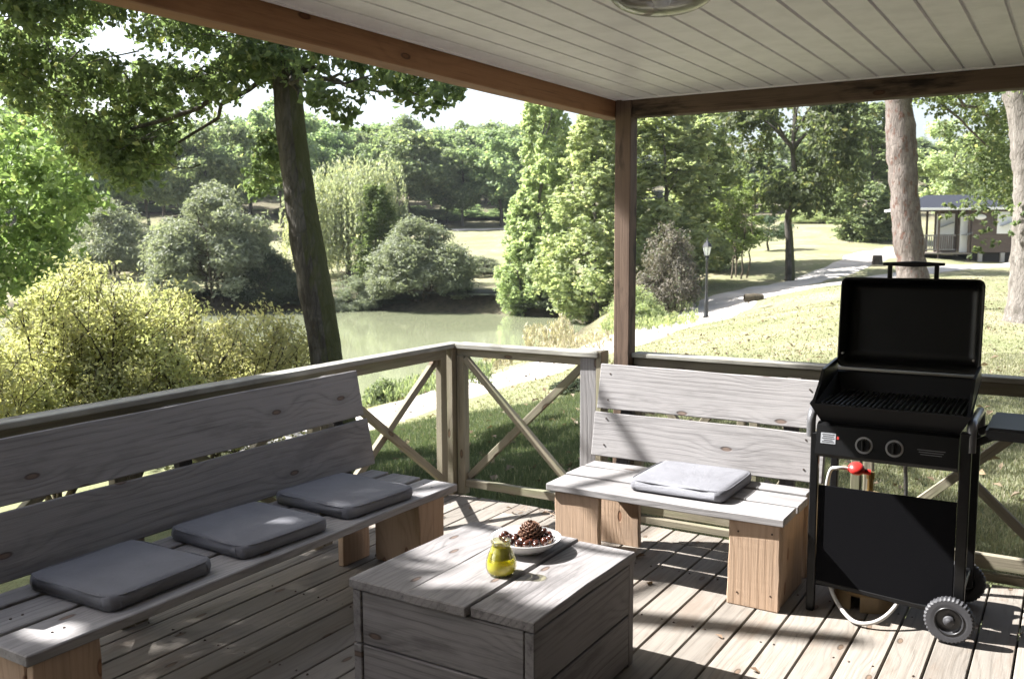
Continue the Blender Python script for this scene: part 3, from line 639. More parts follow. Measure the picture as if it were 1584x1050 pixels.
for k in range(86):
    f = k/86; a = k*2.39996; z = .004+.052*f; r0 = .022*math.sin(math.pi*(.12+.8*f))+.004; tilt = -(-.35+1.45*f)
    o = link('scale', scm, None, t, (px+r0*math.cos(a), py+r0*math.sin(a), pz+z), Euler((0, tilt, a), 'XYZ')); sc = 1.25-.6*f; o.scale = (sc, sc, sc)

# ------------------------------------------------------------------ barbecue
BLK = plain('black enamel', (.006, .006, .0065), .36, 0, 60., .05, .001, .3, Specular_IOR_Level=.3)
MAT_ = plain('black matt steel', (.008, .008, .009), .6, 0, 90., .1, .001, Specular_IOR_Level=.25)
CLOTH = plain('black mesh panel', (.005, .005, .006), .95, 0, 300., .4, .002, Specular_IOR_Level=.06)
RUB = plain('dark grey plastic tyre', (.045, .045, .05), .6)
SIL = plain('worn silver steel', (.55, .55, .56), .3, 1.)
gx0, gx1, gy0, gy1 = -.955, -.345, 4.06, 4.46
t = thing('barbecue', ((gx0+gx1)/2, (gy0+gy1)/2, 0), 'black gas barbecue on two wheels with its lid open beside the right bench', 'barbecue')
def tube(name, pts, r, mat, n=10, parent=None, bend=True):
    pts = [np.array(p, float) for p in pts]
    return link(name, tubes_mesh(name, [(pts, [r]*len(pts))], n), mat, parent or t)
def bar(name, a, b, w, th, mat, wdir=(1, 0, 0), parent=None, bev=.004): return plank(name, parent or t, mat, a, b, w, th, wdir, bev)
bar('leg', (gx0+.015, gy0, 0), (gx0+.015, gy0, .80), .034, .034, BLK)
bar('leg', (gx0+.015, gy1, 0), (gx0+.015, gy1, .80), .034, .034, BLK)
bar('leg', (gx1-.005, gy0, .085), (gx1-.005, gy0, .86), .042, .034, BLK)
bar('leg', (gx1-.005, gy1, .085), (gx1-.005, gy1, .86), .042, .034, BLK)
for y in (gy0, gy1): bar('cross_bar', (gx0+.033, y, .135), (gx1-.03, y, .10), .022, .02, BLK, (0, 0, 1))
for x in (gx0+.015, gx1-.005): bar('cross_bar', (x, gy0+.018, .17), (x, gy1-.018, .17), .022, .02, BLK, (0, 0, 1))
bar('front_panel', (gx0+.034, gy0-.004, .345), (gx1-.028, gy0-.004, .345), .45, .006, CLOTH, (0, 0, 1), None, .002)
# arched tops of the side frames
def arc(x, name='frame_arch'):
    P = [(x, gy0, .78), (x, gy0, .84)]+[(x, gy0+.05-.05*math.cos(a), .84+.05*math.sin(a)) for a in np.linspace(.15, math.pi/2, 7)]+[(x, gy1-.05+.05*math.sin(a), .84+.05*math.cos(a)) for a in np.linspace(0, math.pi/2-.1, 7)]+[(x, gy1, .78)]
    tube(name, P, .019, plain('grey black tube', (.16, .16, .17), .28, .5))
arc(gx0-.005); arc(gx1+.012)
# control panel
bm = bmesh.new(); cp = [(gy0-.025, .70), (gy0-.035, .715), (gy0-.012, .835), (gy0+.01, .845), (gy0+.05, .845), (gy0+.05, .70)]
for xs in (gx0+.012, gx1+.012-.03): pass
A = [bm.verts.new((gx0+.022, y, z)) for y, z in cp]; Bv = [bm.verts.new((gx1-.03, y, z)) for y, z in cp]
for q in range(6): bm.faces.new((A[q], Bv[q], Bv[(q+1) % 6], A[(q+1) % 6]))
bm.faces.new(A[::-1]); bm.faces.new(Bv); bmesh.ops.recalc_face_normals(bm, faces=bm.faces)
ctl = link('control_panel', bm_mesh('control_panel', bm), BLK, t)
nrm = Vector((0, -.12, .0235)).normalized()
for x in (-.735, -.615):
    c = Vector((x, gy0-.025, .768))
    bm = bmesh.new(); cyl(bm, c-nrm*.002, c+nrm*.022, .029, .025, 24); k = link('knob', bm_mesh('knob', bm), BLK, t)
    bm = bmesh.new(); cyl(bm, c-nrm*.003, c+nrm*.004, .037, .035, 28); link('knob_bezel', bm_mesh('knob_bezel', bm), SIL, t)
    bar('knob_grip', c+nrm*.027+Vector((0, 0, -.022)), c+nrm*.027+Vector((0, 0, .022)), .012, .016, BLK)
up = Vector((0, .0235, .12)).normalized()
def sticker(name, x, z, w, h, mat):
    f = (z-.715)/.12; c = Vector((x, gy0-.035+.023*f, z))+nrm*.0012
    return bar(name, c-Vector((w/2, 0, 0)), c+Vector((w/2, 0, 0)), h, .0015, mat, up, None, 0)
sticker('label', -.882, .782, .062, .045, plain('silver label', (.30, .31, .33), .4))
DK = plain('label print', (.05, .05, .055), .6)
for k, (w_, z) in enumerate(((.05, .798), (.044, .790), (.052, .782), (.036, .774), (.05, .767))): o = sticker('label_line', -.882, z, w_, .0032, DK); o.location += nrm*.001
sticker('igniter_mark', -.842, .787, .008, .012, plain('red mark', (.45, .04, .03), .5))
for k, z in enumerate((.775, .766, .757)): sticker('label_line', -.475, z, .105-.012*k, .0028, plain('faint print', (.16, .16, .17), .6))
# fire box
bm = bmesh.new()
lo = [(gx0+.05, gy0+.03, .815), (gx1-.05, gy0+.03, .815), (gx1-.05, gy1-.02, .815), (gx0+.05, gy1-.02, .815)]
hi = [(gx0-.012, gy0-.015, .925), (gx1+.012, gy0-.015, .925), (gx1+.005, gy1+.03, 1.02), (gx0-.005, gy1+.03, 1.02)]
ins = [(gx0+.008, gy0+.012, .922), (gx1-.008, gy0+.012, .922), (gx1-.012, gy1+.012, 1.012), (gx0+.012, gy1+.012, 1.012)]
inl = [(gx0+.06, gy0+.05, .84), (gx1-.06, gy0+.05, .84), (gx1-.06, gy1-.04, .84), (gx0+.06, gy1-.04, .84)]
Q = [[bm.verts.new(p) for p in r] for r in (lo, hi, ins, inl)]
for r0, r1 in zip(Q, Q[1:]):
    for q in range(4): bm.faces.new((r0[q], r0[(q+1) % 4], r1[(q+1) % 4], r1[q]))
bm.faces.new(Q[0][::-1]); bm.faces.new(Q[3]); bmesh.ops.recalc_face_normals(bm, faces=bm.faces)
link('fire_box', bm_mesh('fire_box', bm), MAT_, t)
# side cheeks rising towards the hinge
for x, sg in ((gx0-.004, 1), (gx1+.004, -1)):
    bm = bmesh.new(); pr = [(gy0-.012, .926), (gy0+.10, 1.0), (gy0+.16, 1.055), (gy1+.03, 1.075), (gy1+.03, 1.0)]
    A = [bm.verts.new((x, y, z)) for y, z in pr]; Bv = [bm.verts.new((x+.012*sg, y, z)) for y, z in pr]
    for q in range(5): bm.faces.new((A[q], Bv[q], Bv[(q+1) % 5], A[(q+1) % 5]))
    bm.faces.new(A[::-1]); bm.faces.new(Bv); bmesh.ops.recalc_face_normals(bm, faces=bm.faces)
    link('cheek', bm_mesh('cheek', bm), BLK, t)
GRT = plain('oily grate steel', (.05, .05, .052), .28, .6)
for k in range(27):
    x = gx0+.03+k*(gx1-gx0-.06)/26; bm = bmesh.new(); cyl(bm, (x, gy0+.012, .926), (x, gy1+.005, .93), .0042, None, 6); link('grate_bar', bm_mesh('grate_bar', bm), GRT, t)
for y in (gy0+.02, gy1-.0): bar('grate_rail', (gx0+.02, y, .919), (gx1-.02, y, .919), .008, .008, GRT, (0, 0, 1))
# lid, open and standing: a shallow rounded dish, hollow side to the front
def lid():
    bm = bmesh.new(); rows = []
    nx = 30; xs0, xs1 = gx0+.005, gx1-.0
    nv = 22; z0, z1 = 1.035, 1.452
    def rr(u, v, inset):
        w = (xs1-xs0)/2-inset; h = (z1-z0)/2-inset; r = max(.03-inset*.4, .01)
        X = u*w; Z = v*h; cx = max(abs(X)-(w-r), 0); cz = max(abs(Z)-(h-r), 0); d = math.hypot(cx, cz)
        if d > r: X = math.copysign(w-r+cx*r/d, X); Z = math.copysign(h-r+cz*r/d, Z)
        return (xs0+xs1)/2+X, (z0+z1)/2+Z
    def sheet(inset, depth, flip):
        g = {}
        for i in range(nx+1):
            for j in range(nv+1):
                u = i/nx*2-1; v = j/nv*2-1; x, z = rr(u, v, inset)
                e = min(1, (1-abs(u))/.10); e2 = min(1, (1-abs(v))/.22); prof = math.sin(e*math.pi/2)*math.sin(e2*math.pi/2)
                lean = .10*(z-z0)
                g[i, j] = bm.verts.new((x, 4.475+lean+depth*prof, z))
        for i in range(nx):
            for j in range(nv):
                f = (g[i, j], g[i+1, j], g[i+1, j+1], g[i, j+1]); bm.faces.new(f if not flip else f[::-1])
        return g
    a = sheet(0, .135, True); b = sheet(.008, .125, False)
    ring = [(i, 0) for i in range(nx)]+[(nx, j) for j in range(nv)]+[(i, nv) for i in range(nx, 0, -1)]+[(0, j) for j in range(nv, 0, -1)]
    for p, q in zip(ring, ring[1:]+ring[:1]): bm.faces.new((a[p], a[q], b[q], b[p]))
    bmesh.ops.recalc_face_normals(bm, faces=bm.faces)
    return bm_mesh('lid', bm, True)
ld = link('lid', lid(), BLK, t)
zc = 1.452
for x in (-.745, -.548): bar('handle_post', (x, 4.56, zc-.02), (x, 4.56, zc+.056), .02, .02, BLK)
bm = bmesh.new(); hb = [(-.775, .004), (-.645, .011), (-.515, .004)]
for (xa, ra), (xb, rb) in zip(hb, hb[1:]): cyl(bm, (xa, 4.56, zc+.062), (xb, 4.56, zc+.062), ra+.003, rb+.003, 10)
link('handle', bm_mesh('handle', bm), BLK, ld).parent = ld
for x, z in ((gx0+.03, 1.1), (gx1-.03, 1.1)):
    bm = bmesh.new(); cyl(bm, (x, 4.468, z), (x, 4.49, z), .005, None, 8); link('hinge_screw', bm_mesh('hinge_screw', bm), SIL, t)
# side shelf
bm = bmesh.new(); bmesh.ops.create_cube(bm, size=1)
for v in bm.verts: v.co = (-.085+v.co.x*.40, 4.255+v.co.y*.40, .862+v.co.z*.05)
bmesh.ops.bevel(bm, geom=list(bm.edges), offset=.012, segments=3, affect='EDGES')
link('side_shelf', bm_mesh('side_shelf', bm), plain('grey black plastic shelf', (.014, .015, .018), .5, 0, 200., .1, .001), t)
bar('shelf_bracket', (gx1+.01, gy0+.06, .80), (gx1+.09, gy0+.06, .845), .03, .02, BLK, (0, 0, 1)); bar('shelf_bracket', (gx1+.01, gy1-.06, .80), (gx1+.09, gy1-.06, .845), .03, .02, BLK, (0, 0, 1))
# wheels, axle along Y
for y in (gy0-.065, gy1+.03):
    wx, wz = -.375, .098
    prof = [(.05, -.018), (.07, -.02), (.088, -.02), (.0955, -.012), (.0965, 0), (.0955, .012), (.088, .02), (.07, .02), (.05, .018), (.05, -.018)]
    bm = lathe(prof, 72)
    for v in bm.verts:
        p = v.co; r = math.hypot(p.x, p.y)
        if r > .087:
            a = math.atan2(p.y, p.x); k = round(a/(2*math.pi)*72) % 2
            if k: v.co.x *= .955; v.co.y *= .955
    wl = link('wheel', bm_mesh('wheel', bm), RUB, t, (wx, y, wz), (math.pi/2, 0, 0))
    def wpart(nm, prof, mat, n=40):
        o = link(nm, bm_mesh(nm, lathe(prof, n), True), mat, None); o.parent = wl
    wpart('rim', [(.0, .006), (.03, .006), (.046, .004), (.0495, .012), (.053, .0215), (.0565, .0215), (.0565, -.0215), (.053, -.0215), (.0495, -.012), (.046, -.004), (.03, -.006), (0, -.006)], plain('black rim plastic', (.02, .02, .022), .35))
    wpart('hub', [(0, .026), (.010, .026), (.012, .022), (.018, .022), (.022, .018), (.022, -.018), (.018, -.022), (0, -.022)], RUB, 24)
tube('axle', [(-.375, gy0-.09, .098), (-.375, gy1+.05, .098)], .007, SIL)
bar('axle_bracket', (gx1-.02, gy0-.005, .10), (-.38, gy0-.005, .10), .03, .02, BLK, (0, 0, 1))

# gas bottle behind the barbecue
qx, qy = -.745, 4.27
g = thing('gas_bottle', (qx, qy, 0), 'tan gas bottle with a red regulator standing under the barbecue', 'gas bottle')
TAN = plain('tan bottle paint', (.24, .165, .08), .5, 0, 20., .1, .002, .25)
link('body', bm_mesh('body', lathe([(0, .05), (.10, .05), (.142, .075), (.15, .10), (.15, .39), (.142, .43), (.11, .475), (.06, .50), (.03, .505), (0, .505)], 40), True), TAN, g, (qx, qy, 0))
bm = bmesh.new()
for k in range(4):
    for q in range(9):
        a0 = k*math.pi/2+q*math.pi/2/9*.8; a1 = k*math.pi/2+(q+1)*math.pi/2/9*.8
        for r_ in (.128, .134): pass
        v = [bm.verts.new((r_*math.cos(a), r_*math.sin(a), z)) for r_, a, z in ((.13, a0, .0), (.13, a1, .0), (.13, a1, .085), (.13, a0, .085))]; bm.faces.new(v)
        v = [bm.verts.new((r_*math.cos(a), r_*math.sin(a), z)) for r_, a, z in ((.136, a0, .0), (.136, a0, .085), (.136, a1, .085), (.136, a1, .0))]; bm.faces.new(v)
bmesh.ops.remove_doubles(bm, verts=bm.verts, dist=.0005)
link('foot_ring', bm_mesh('foot_ring', bm), TAN, g, (qx, qy, 0))
bm = bmesh.new(); cyl(bm, (0, 0, .50), (0, 0, .57), .014, .012, 14); cyl(bm, (0, 0, .57), (0, 0, .60), .018, .016, 14)
link('valve', bm_mesh('valve', bm), plain('brass valve', (.42, .28, .10), .35, .8), g, (qx, qy, 0))
bm = lathe([(0, -.018), (.022, -.018), (.034, -.008), (.036, .004), (.028, .016), (.012, .022), (0, .022)], 24)
RED = plain('red regulator plastic', (.50, .03, .025), .35)
rg_ = link('regulator', bm_mesh('regulator', bm, True), RED, g, (qx-.055, qy-.03, .615), (.5, .2, 0))
bm = bmesh.new(); cyl(bm, (qx-.09, qy-.04, .612), (qx+.0, qy-.01, .60), .013, .013, 12); link('regulator_arm', bm_mesh('regulator_arm', bm), RED, g)
WH = plain('white rubber hose', (.42, .41, .39), .45)
def spl(P, n=40):
    P = np.array(P, float); P = np.vstack([2*P[0]-P[1], P, 2*P[-1]-P[-2]]); out = []
    for a in range(1, len(P)-2):
        for q in np.linspace(0, 1, 10, endpoint=False):
            p0, p1, p2, p3 = P[a-1:a+3]; out.append(.5*((2*p1)+(-p0+p2)*q+(2*p0-5*p1+4*p2-p3)*q*q+(-p0+3*p1-3*p2+p3)*q**3))
    out.append(P[-2]); return np.array(out)
hp = spl([(qx-.09, qy-.04, .612), (qx-.13, qy-.06, .615), (qx-.165, qy-.05, .59), (qx-.185, qy-.03, .45), (qx-.175, qy-.06, .25), (-.875, 4.10, .135), (-.82, 4.04, .06), (-.74, 3.98, .018), (-.66, 3.98, .03), (-.60, 4.03, .075), (-.575, 4.10, .14), (-.58, 4.18, .3), (-.59, 4.22, .55), (-.6, 4.2, .74)])
link('hose', tubes_mesh('hose', [(hp, [.0085]*len(hp))], 10), WH, g)

# ------------------------------------------------------------------ vegetation
def leaf_mesh(name, P, N, L, Wd, fold=.18, tdir=None, jit=.45):
    n = len(P); N = N/(np.linalg.norm(N, axis=1)[:, None]+1e-9)
    T = RNG.normal(size=(n, 3)) if tdir is None else tdir+jit*RNG.normal(size=(n, 3))
    T -= N*np.sum(T*N, 1)[:, None]; T /= np.linalg.norm(T, axis=1)[:, None]+1e-9; Bn = np.cross(N, T)
    sc = RNG.uniform(.6, 1.35, n)[:, None]; l = L*sc/2; w = Wd*sc/2
    V = np.stack([P-T*l, P+Bn*w+N*w*fold*2+T*l*.15, P+T*l, P-Bn*w+N*w*fold*2+T*l*.15], 1).reshape(-1, 3)
    return np_mesh(name, V, np.arange(4*n).reshape(-1, 4))
def unit(n): v = RNG.normal(size=(n, 3)); return v/np.linalg.norm(v, axis=1)[:, None]
def fill(cl, per, spread=1., up=.35, squash=.8, spray=7, sprd=.26):
    """leaves gathered in sprays inside clumps (x,y,z,r)"""
    cl = np.asarray(cl, float); r = cl[:, 3]; ns = np.maximum(2, (per*(r/np.median(r))**2/spray)).astype(int)
    idx = np.repeat(np.arange(len(cl)), ns); m = len(idx)
    d = unit(m); rad = RNG.uniform(0, 1, m)**.5*np.where(RNG.uniform(0, 1, m) < .22, 1.45, 1.05)
    sp = cl[idx, :3]+d*(rad*cl[idx, 3]*spread)[:, None]*np.array([1, 1, squash])
    i2 = np.repeat(np.arange(m), spray); k = len(i2); ss = sprd*cl[idx, 3][i2]
    P = sp[i2]+RNG.normal(size=(k, 3))*ss[:, None]*np.array([.6, .6, .45])
    N = d[i2]*.7+RNG.normal(size=(k, 3))*.55+np.array([0, 0, up]); return P, N
def cull(P, N, keep): return P[keep], N[keep]
def limb(a, b, r0, r1, bend=.15, n=7):
    a = np.array(a, float); b = np.array(b, float); t = np.linspace(0, 1, n)[:, None]; L = np.linalg.norm(b-a)
    off = RNG.normal(size=3)*L*bend; off2 = RNG.normal(size=(n, 3))*L*.015
    p = a+(b-a)*t+off*np.sin(t*math.pi)+off2*np.sin(t*math.pi); return p, np.linspace(r0, r1, n)

# ---- prototypes: crown clumps in a unit of metres with the foot at the origin
def crown_points(kind, H, R, zb):
    cl = []
    if kind == 'round':
        n = 38
        for _ in range(n):
            d = unit(1)[0]; q = RNG.uniform(.35, 1.)**.5; z = zb+(H-zb)*(.5+.5*d[2]*q*.95); x = d[0]*R*q*.92; y = d[1]*R*q*.92
            cl.append((x, y, z, R*RNG.uniform(.17, .32)))
    elif kind == 'column':
        for _ in range(150):
            f = RNG.uniform(0, 1)**.9; z = zb+(H-zb)*f; rr = R*(1-f**2.6*.72)*(.55+.45*min(1, f*5)); a = RNG.uniform(0, 6.28); q = RNG.uniform(.2, .95)**.6*rr
            cl.append((q*math.cos(a), q*math.sin(a), z, R*RNG.uniform(.15, .30)*(1-.3*f)))
    elif kind == 'bush':
        for _ in range(70):
            d = unit(1)[0]; d[2] = abs(d[2]); q = RNG.uniform(.4, 1.)**.5; cl.append((d[0]*R*q*.9, d[1]*R*q*.9, .12*H+(H*.85)*d[2]*q, R*RNG.uniform(.18, .30)))
        for _ in range(16):
            a = RNG.uniform(0, 6.28); cl.append((R*.8*math.cos(a), R*.8*math.sin(a), RNG.uniform(.05, .3)*H, R*.22))
    return cl
def proto(kind, H, R, zb, per, leaf, asp=.55, trunk_r=.16, stems=1, spray=7, squash=.8, up=.35):
    cl = crown_points(kind, H, R, zb); P, N = fill(cl, per, 1., up, squash, spray)
    P[:, 2] = np.maximum(P[:, 2], .02)
    cm_ = leaf_mesh('crown', P, N, leaf, leaf*asp)
    ln = []
    tops = sorted(cl, key=lambda c: c[2])
    for sidx in range(stems):
        a = 2*math.pi*sidx/max(1, stems); base = np.array([.35*math.cos(a), .35*math.sin(a), -.3])*(1 if stems > 1 else 0)+np.array([0, 0, -.3 if stems == 1 else 0])
        top = np.array([0, 0, H*.8])+(np.array([math.cos(a), math.sin(a), 0])*R*.45 if stems > 1 else 0)
        p, r = limb(base, top, trunk_r, trunk_r*.25, .02 if stems == 1 else .05, 12); ln.append((p, r))
        for c in [cl[q] for q in RNG.choice(len(cl), min(len(cl), 12), replace=False)]:
            zt = min(c[2]*.75, H*.7); q = np.array([np.interp(zt, p[:, 2], p[:, i]) for i in range(3)])
            ln.append(limb(q, c[:3], trunk_r*.3, trunk_r*.06, .06, 6))
    return cm_, tubes_mesh('trunk', ln, 7, .04)
def place(name, pr, xy, scale, rz, mat, bk, label, cat='tree', group=None, z=None, crown='crown'):
    x, y = xy; z = tz(x, y) if z is None else z
    t = thing(name, (x, y, z), label, cat, group)
    sc = scale if isinstance(scale, tuple) else (scale,)*3
    for nm, me, m in ((crown, pr[0], mat), ('trunk', pr[1], bk)):
        me2 = me
        o = bpy.data.objects.new(nm, me2); COL.objects.link(o); o.parent = t; o.scale = sc; o.rotation_euler = (0, 0, rz)
        if len(me2.materials) == 0: me2.materials.append(m)
        o.material_slots[0].link = 'OBJECT'; o.material_slots[0].material = m
    return t
def px_tree(name, pr, H0, R0, u, vtop, du, d, mat, bk, label, cat='tree', group=None, rz=None, crown='crown', vbase=None):
    """stands a prototype (H0 tall, R0 wide) on the ground at depth d under pixel column u; its top reaches row vtop"""
    p = at(u, 400, d); z = tz(p[0], p[1]); top = at(u, vtop, d)[2]; sz = (top-z)/H0; sr = du*d/FPX/2/R0
    return place(name, pr, p[:2], (sr, sr, sz), RNG.uniform(0, 6.28) if rz is None else rz, mat, bk, label, cat, group, None, crown)

WOODP = [proto('round', 10, 3.6, 1.3+.35*k, 420, .34, .6, .17) for k in range(4)]
BUSH_U = proto('bush', 6, 3.2, 0, 240, .36, .4, .08, 4, 7)
# the wood across the pond: three ranks of trees
def wood_rank(n, u0, u1, d0, d1, v0, v1, du0, du1, label, group, mat='wood'):
    for k in range(n):
        u = u0+(u1-u0)*(k+RNG.uniform(.15, .85))/n; d = RNG.uniform(d0, d1)
        px_tree('oak_tree', WOODP[k % 4], 10, 3.6, u, RNG.uniform(v0-12, v1+8), RNG.uniform(du0*.8, du1), d, F[mat], B['far'], label, 'tree', group)
wood_rank(22, -260, 800, 92, 104, 192, 214, 105, 150, 'oak with a bare trunk in the front row of the wood across the pond', 'front row of the wood')
wood_rank(24, -260, 860, 108, 122, 184, 206, 105, 140, 'green oak standing in the second row of the wood across the pond', 'second row of the wood')
wood_rank(24, -260, 900, 128, 150, 192, 208, 105, 140, 'distant oak at the back of the wood across the pond', 'back rows of the wood')
wood_rank(10, 960, 1700, 95, 130, 205, 240, 130, 190, 'distant tree on the rise behind the far lawn to the right of the roof post', 'trees on the rise behind the lawn')
for k in range(16):
    px_tree('low_shrub', BUSH_U, 6, 3.2, -40+k*55+RNG.uniform(-20, 20), RNG.uniform(312, 332), RNG.uniform(50, 95), RNG.uniform(97, 108), F['wood'], B['shrub'], 'shrub in the shade under the wood across the pond', 'bush', 'undergrowth of the wood', crown='foliage')
wood_rank(6, -60, 460, 78, 88, 150, 200, 140, 190, 'tall green oak at the left end of the wood, left of the leaning trunk', 'tall trees at the left of the wood', 'wood')

BUSHP = proto('bush', 6, 3.2, 0, 460, .24, .34, .09, 5, 8)
BUSH2 = proto('bush', 6, 3.2, 0, 300, .22, .36, .08, 5, 8)
px_tree('willow_bush', BUSHP, 6, 3.2, 335, 286, 205, 47.2, F['grey'], B['shrub'], 'large round grey green willow bush on the far shore left of the leaning trunk', 'bush', crown='foliage')
px_tree('willow_bush', BUSH2, 6, 3.2, 170, 305, 150, 57, F['grey'], B['shrub'], 'shadowed grey green bush on the far shore, behind the yellow shrubs', 'bush', crown='foliage')
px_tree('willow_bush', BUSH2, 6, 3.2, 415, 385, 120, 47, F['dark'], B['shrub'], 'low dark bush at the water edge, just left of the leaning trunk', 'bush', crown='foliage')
px_tree('willow_bush', BUSHP, 6, 3.2, 650, 338, 168, 46.6, F['grey'], B['shrub'], 'rounded silver green willow bush hanging over the far shore, middle of the pond', 'bush', rz=2., crown='foliage')
px_tree('willow_bush', BUSH2, 6, 3.2, 545, 425, 90, 46.6, F['grey'], B['shrub'], 'small silvery bush at the foot of the weeping willow', 'bush', crown='foliage')
px_tree('low_shrub', BUSH2, 6, 3.2, 745, 395, 90, 54, F['grey'], B['shrub'], 'small shrub on the dry grass between the silver bush and the tall poplar', 'bush', crown='foliage')
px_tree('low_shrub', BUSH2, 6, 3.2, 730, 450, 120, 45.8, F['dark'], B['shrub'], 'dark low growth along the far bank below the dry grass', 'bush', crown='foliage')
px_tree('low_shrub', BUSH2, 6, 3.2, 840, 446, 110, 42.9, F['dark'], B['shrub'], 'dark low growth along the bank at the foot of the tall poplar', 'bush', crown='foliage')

for k in range(15):   # dark low growth added for the shade band above the far waterline
    u = 300+k*42+RNG.uniform(-12, 12); p = onz(u, 480 if u < 800 else 486, WZ); d = float((p-CC) @ CF)+.7
    px_tree('low_shrub', BUSH2, 6, 3.2, u, RNG.uniform(446, 462), RNG.uniform(60, 95), d, F['dark'], B['shrub'], 'low dark growth added for the shade band along the far waterline', 'bush', 'fringe along the far bank', crown='foliage')
# weeping willow: hanging strands
def strands(top_cl, n, zmin, L, asp, step=.16):
    P = []; T = []
    cl = np.array(top_cl)
    for k in range(n):
        c = cl[RNG.integers(len(cl))]; p = c[:3]+unit(1)[0]*c[3]; out = p-np.array([0, 0, p[2]]); out /= np.linalg.norm(out)+1e-6
        ln_ = RNG.uniform(.3, 1.)*(p[2]-zmin); m = max(3, int(ln_/step)); t = np.linspace(0, 1, m)[:, None]
        q = p+np.array([0, 0, -1])*ln_*t+out*.5*np.sqrt(t)+RNG.normal(size=(m, 3))*.05; P.append(q); T.append(np.tile([0, 0, -1.], (m, 1)))
    P = np.concatenate(P); T = np.concatenate(T); return leaf_mesh('crown', P, RNG.normal(size=P.shape)*np.array([1, 1, .3]), L, L*asp, .1, T, .35)
wl_cl = [(x, y, z, r) for x, y, z, r in [(RNG.normal()*1.1, RNG.normal()*1.1, RNG.uniform(5., 8.1), .8) for _ in range(26)]]
WIL = (strands(wl_cl, 900, .5, .26, .32), tubes_mesh('trunk', [limb((0, 0, -.3), (.2, 0, 6.5), .22, .05, .03, 9)]+[limb((.1, 0, 2.5+.25*k), wl_cl[k][:3], .09, .02, .06, 6) for k in range(10)], 7, .04))
px_tree('weeping_willow', WIL, 8.5, 2.2, 540, 245, 125, 52, F['willow'], B['far'], 'pale weeping willow with hanging strands behind the leaning trunk', 'tree')
POP = proto('column', 10, 1.5, .1, 170, .20, .55, .13, 1, 7, 1.9)
POP2 = proto('column', 10, 1.9, .1, 190, .20, .55, .10, 1, 7, 1.5)
px_tree('young_tree', POP2, 10, 1.9, 585, 290, 80, 49.5, F['oaklit'], B['far'], 'slim young green tree between the weeping willow and the silver bush', 'tree')
px_tree('weeping_willow', WIL, 8.5, 2.2, 495, 300, 70, 54, F['yellow'], B['far'], 'yellowing lower strands of a small willow showing right beside the leaning trunk', 'tree')
px_tree('poplar', POP, 10, 1.5, 845, 120, 108, 43, F['poplar'], B['pale'], 'tallest narrow poplar on the far shore, left of the roof post', 'tree', rz=1.)
px_tree('poplar', POP2, 10, 1.9, 806, 300, 78, 42.9, F['poplar'], B['pale'], 'light green leaning young poplar in front of the tallest poplar', 'tree')
px_tree('poplar', POP2, 10, 1.9, 922, 178, 172, 38.9, F['poplar'], B['pale'], 'bushy yellow green poplar directly left of the roof post', 'tree', rz=.4)
px_tree('poplar', POP2, 10, 1.9, 1022, 140, 205, 41, F['poplar'], B['pale'], 'bushy light green poplar directly right of the roof post', 'tree', rz=2.4)
px_tree('poplar', POP2, 10, 1.9, 1090, 165, 140, 47, F['poplar'], B['far'], 'bushy green tree behind the lamp post and the reddish shrub', 'tree')
px_tree('vine_shrub', BUSH2, 6, 3.2, 1032, 342, 105, 35.5, F['vine'], B['shrub'], 'reddish grey leafy shrub beside the path, left of the lamp post', 'bush', crown='foliage')
px_tree('low_shrub', BUSH2, 6, 3.2, 985, 440, 90, 33, F['poplar'], B['shrub'], 'green undergrowth beside the path at the foot of the roof post', 'bush', crown='foliage')
MULTI = proto('round', 6, 1.6, 1.6, 200, .16, .5, .05, 4, 7)
px_tree('young_tree', MULTI, 6, 1.6, 1142, 275, 105, 43.5, F['lime'], B['shrub'], 'yellow green several-stemmed young tree right of the lamp post', 'tree')
OAKM = proto('round', 9, 3.4, 2.2, 250, .26, .6, .24)
px_tree('oak_tree', OAKM, 9, 3.4, 1222, 90, 225, 42, F['oak'], B['oak'], 'dark green oak with a straight trunk standing at the edge of the path', 'tree', rz=.7)
PIN = proto('round', 3, 1.5, .7, 240, .15, .25, .09, 1, 9)
px_tree('pine_tree', PIN, 3, 1.5, 1188, 335, 72, 53, F['pine'], B['far'], 'small dark pine on the lawn behind the path', 'tree')
px_tree('birch_tree', POP2, 10, 1.9, 1340, 165, 120, 60, F['wood'], B['pale'], 'tall loose light green tree left of the pinkish trunk', 'tree')
px_tree('low_shrub', BUSH2, 6, 3.2, 1355, 315, 80, 61, F['wood'], B['shrub'], 'dark bush at the foot of the tree beside the cabin terrace', 'bush', crown='foliage')
px_tree('garden_tree', WOODP[1], 10, 3.6, 1470, 190, 150, 72, F['poplar'], B['far'], 'pale green tree behind the cabin roof', 'tree')
px_tree('low_shrub', BUSH2, 6, 3.2, 1265, 318, 120, 84, F['poplar'], B['shrub'], 'pale green hedge at the top of the far lawn', 'bush', crown='foliage')
SM = proto('bush', 1, .6, 0, 120, .07, .5, .015, 4, 6)
px_tree('low_shrub', SM, 1, .6, 890, 588, 75, 13.5, F['dark'], B['shrub'], 'small dark shrub on the grass behind the gate-like railing', 'bush', crown='foliage')
px_tree('low_shrub', SM, 1, .6, 588, 590, 60, 19., F['wood'], B['shrub'], 'low weeds on the near bank of the pond, left of the corner post', 'bush', crown='foliage')

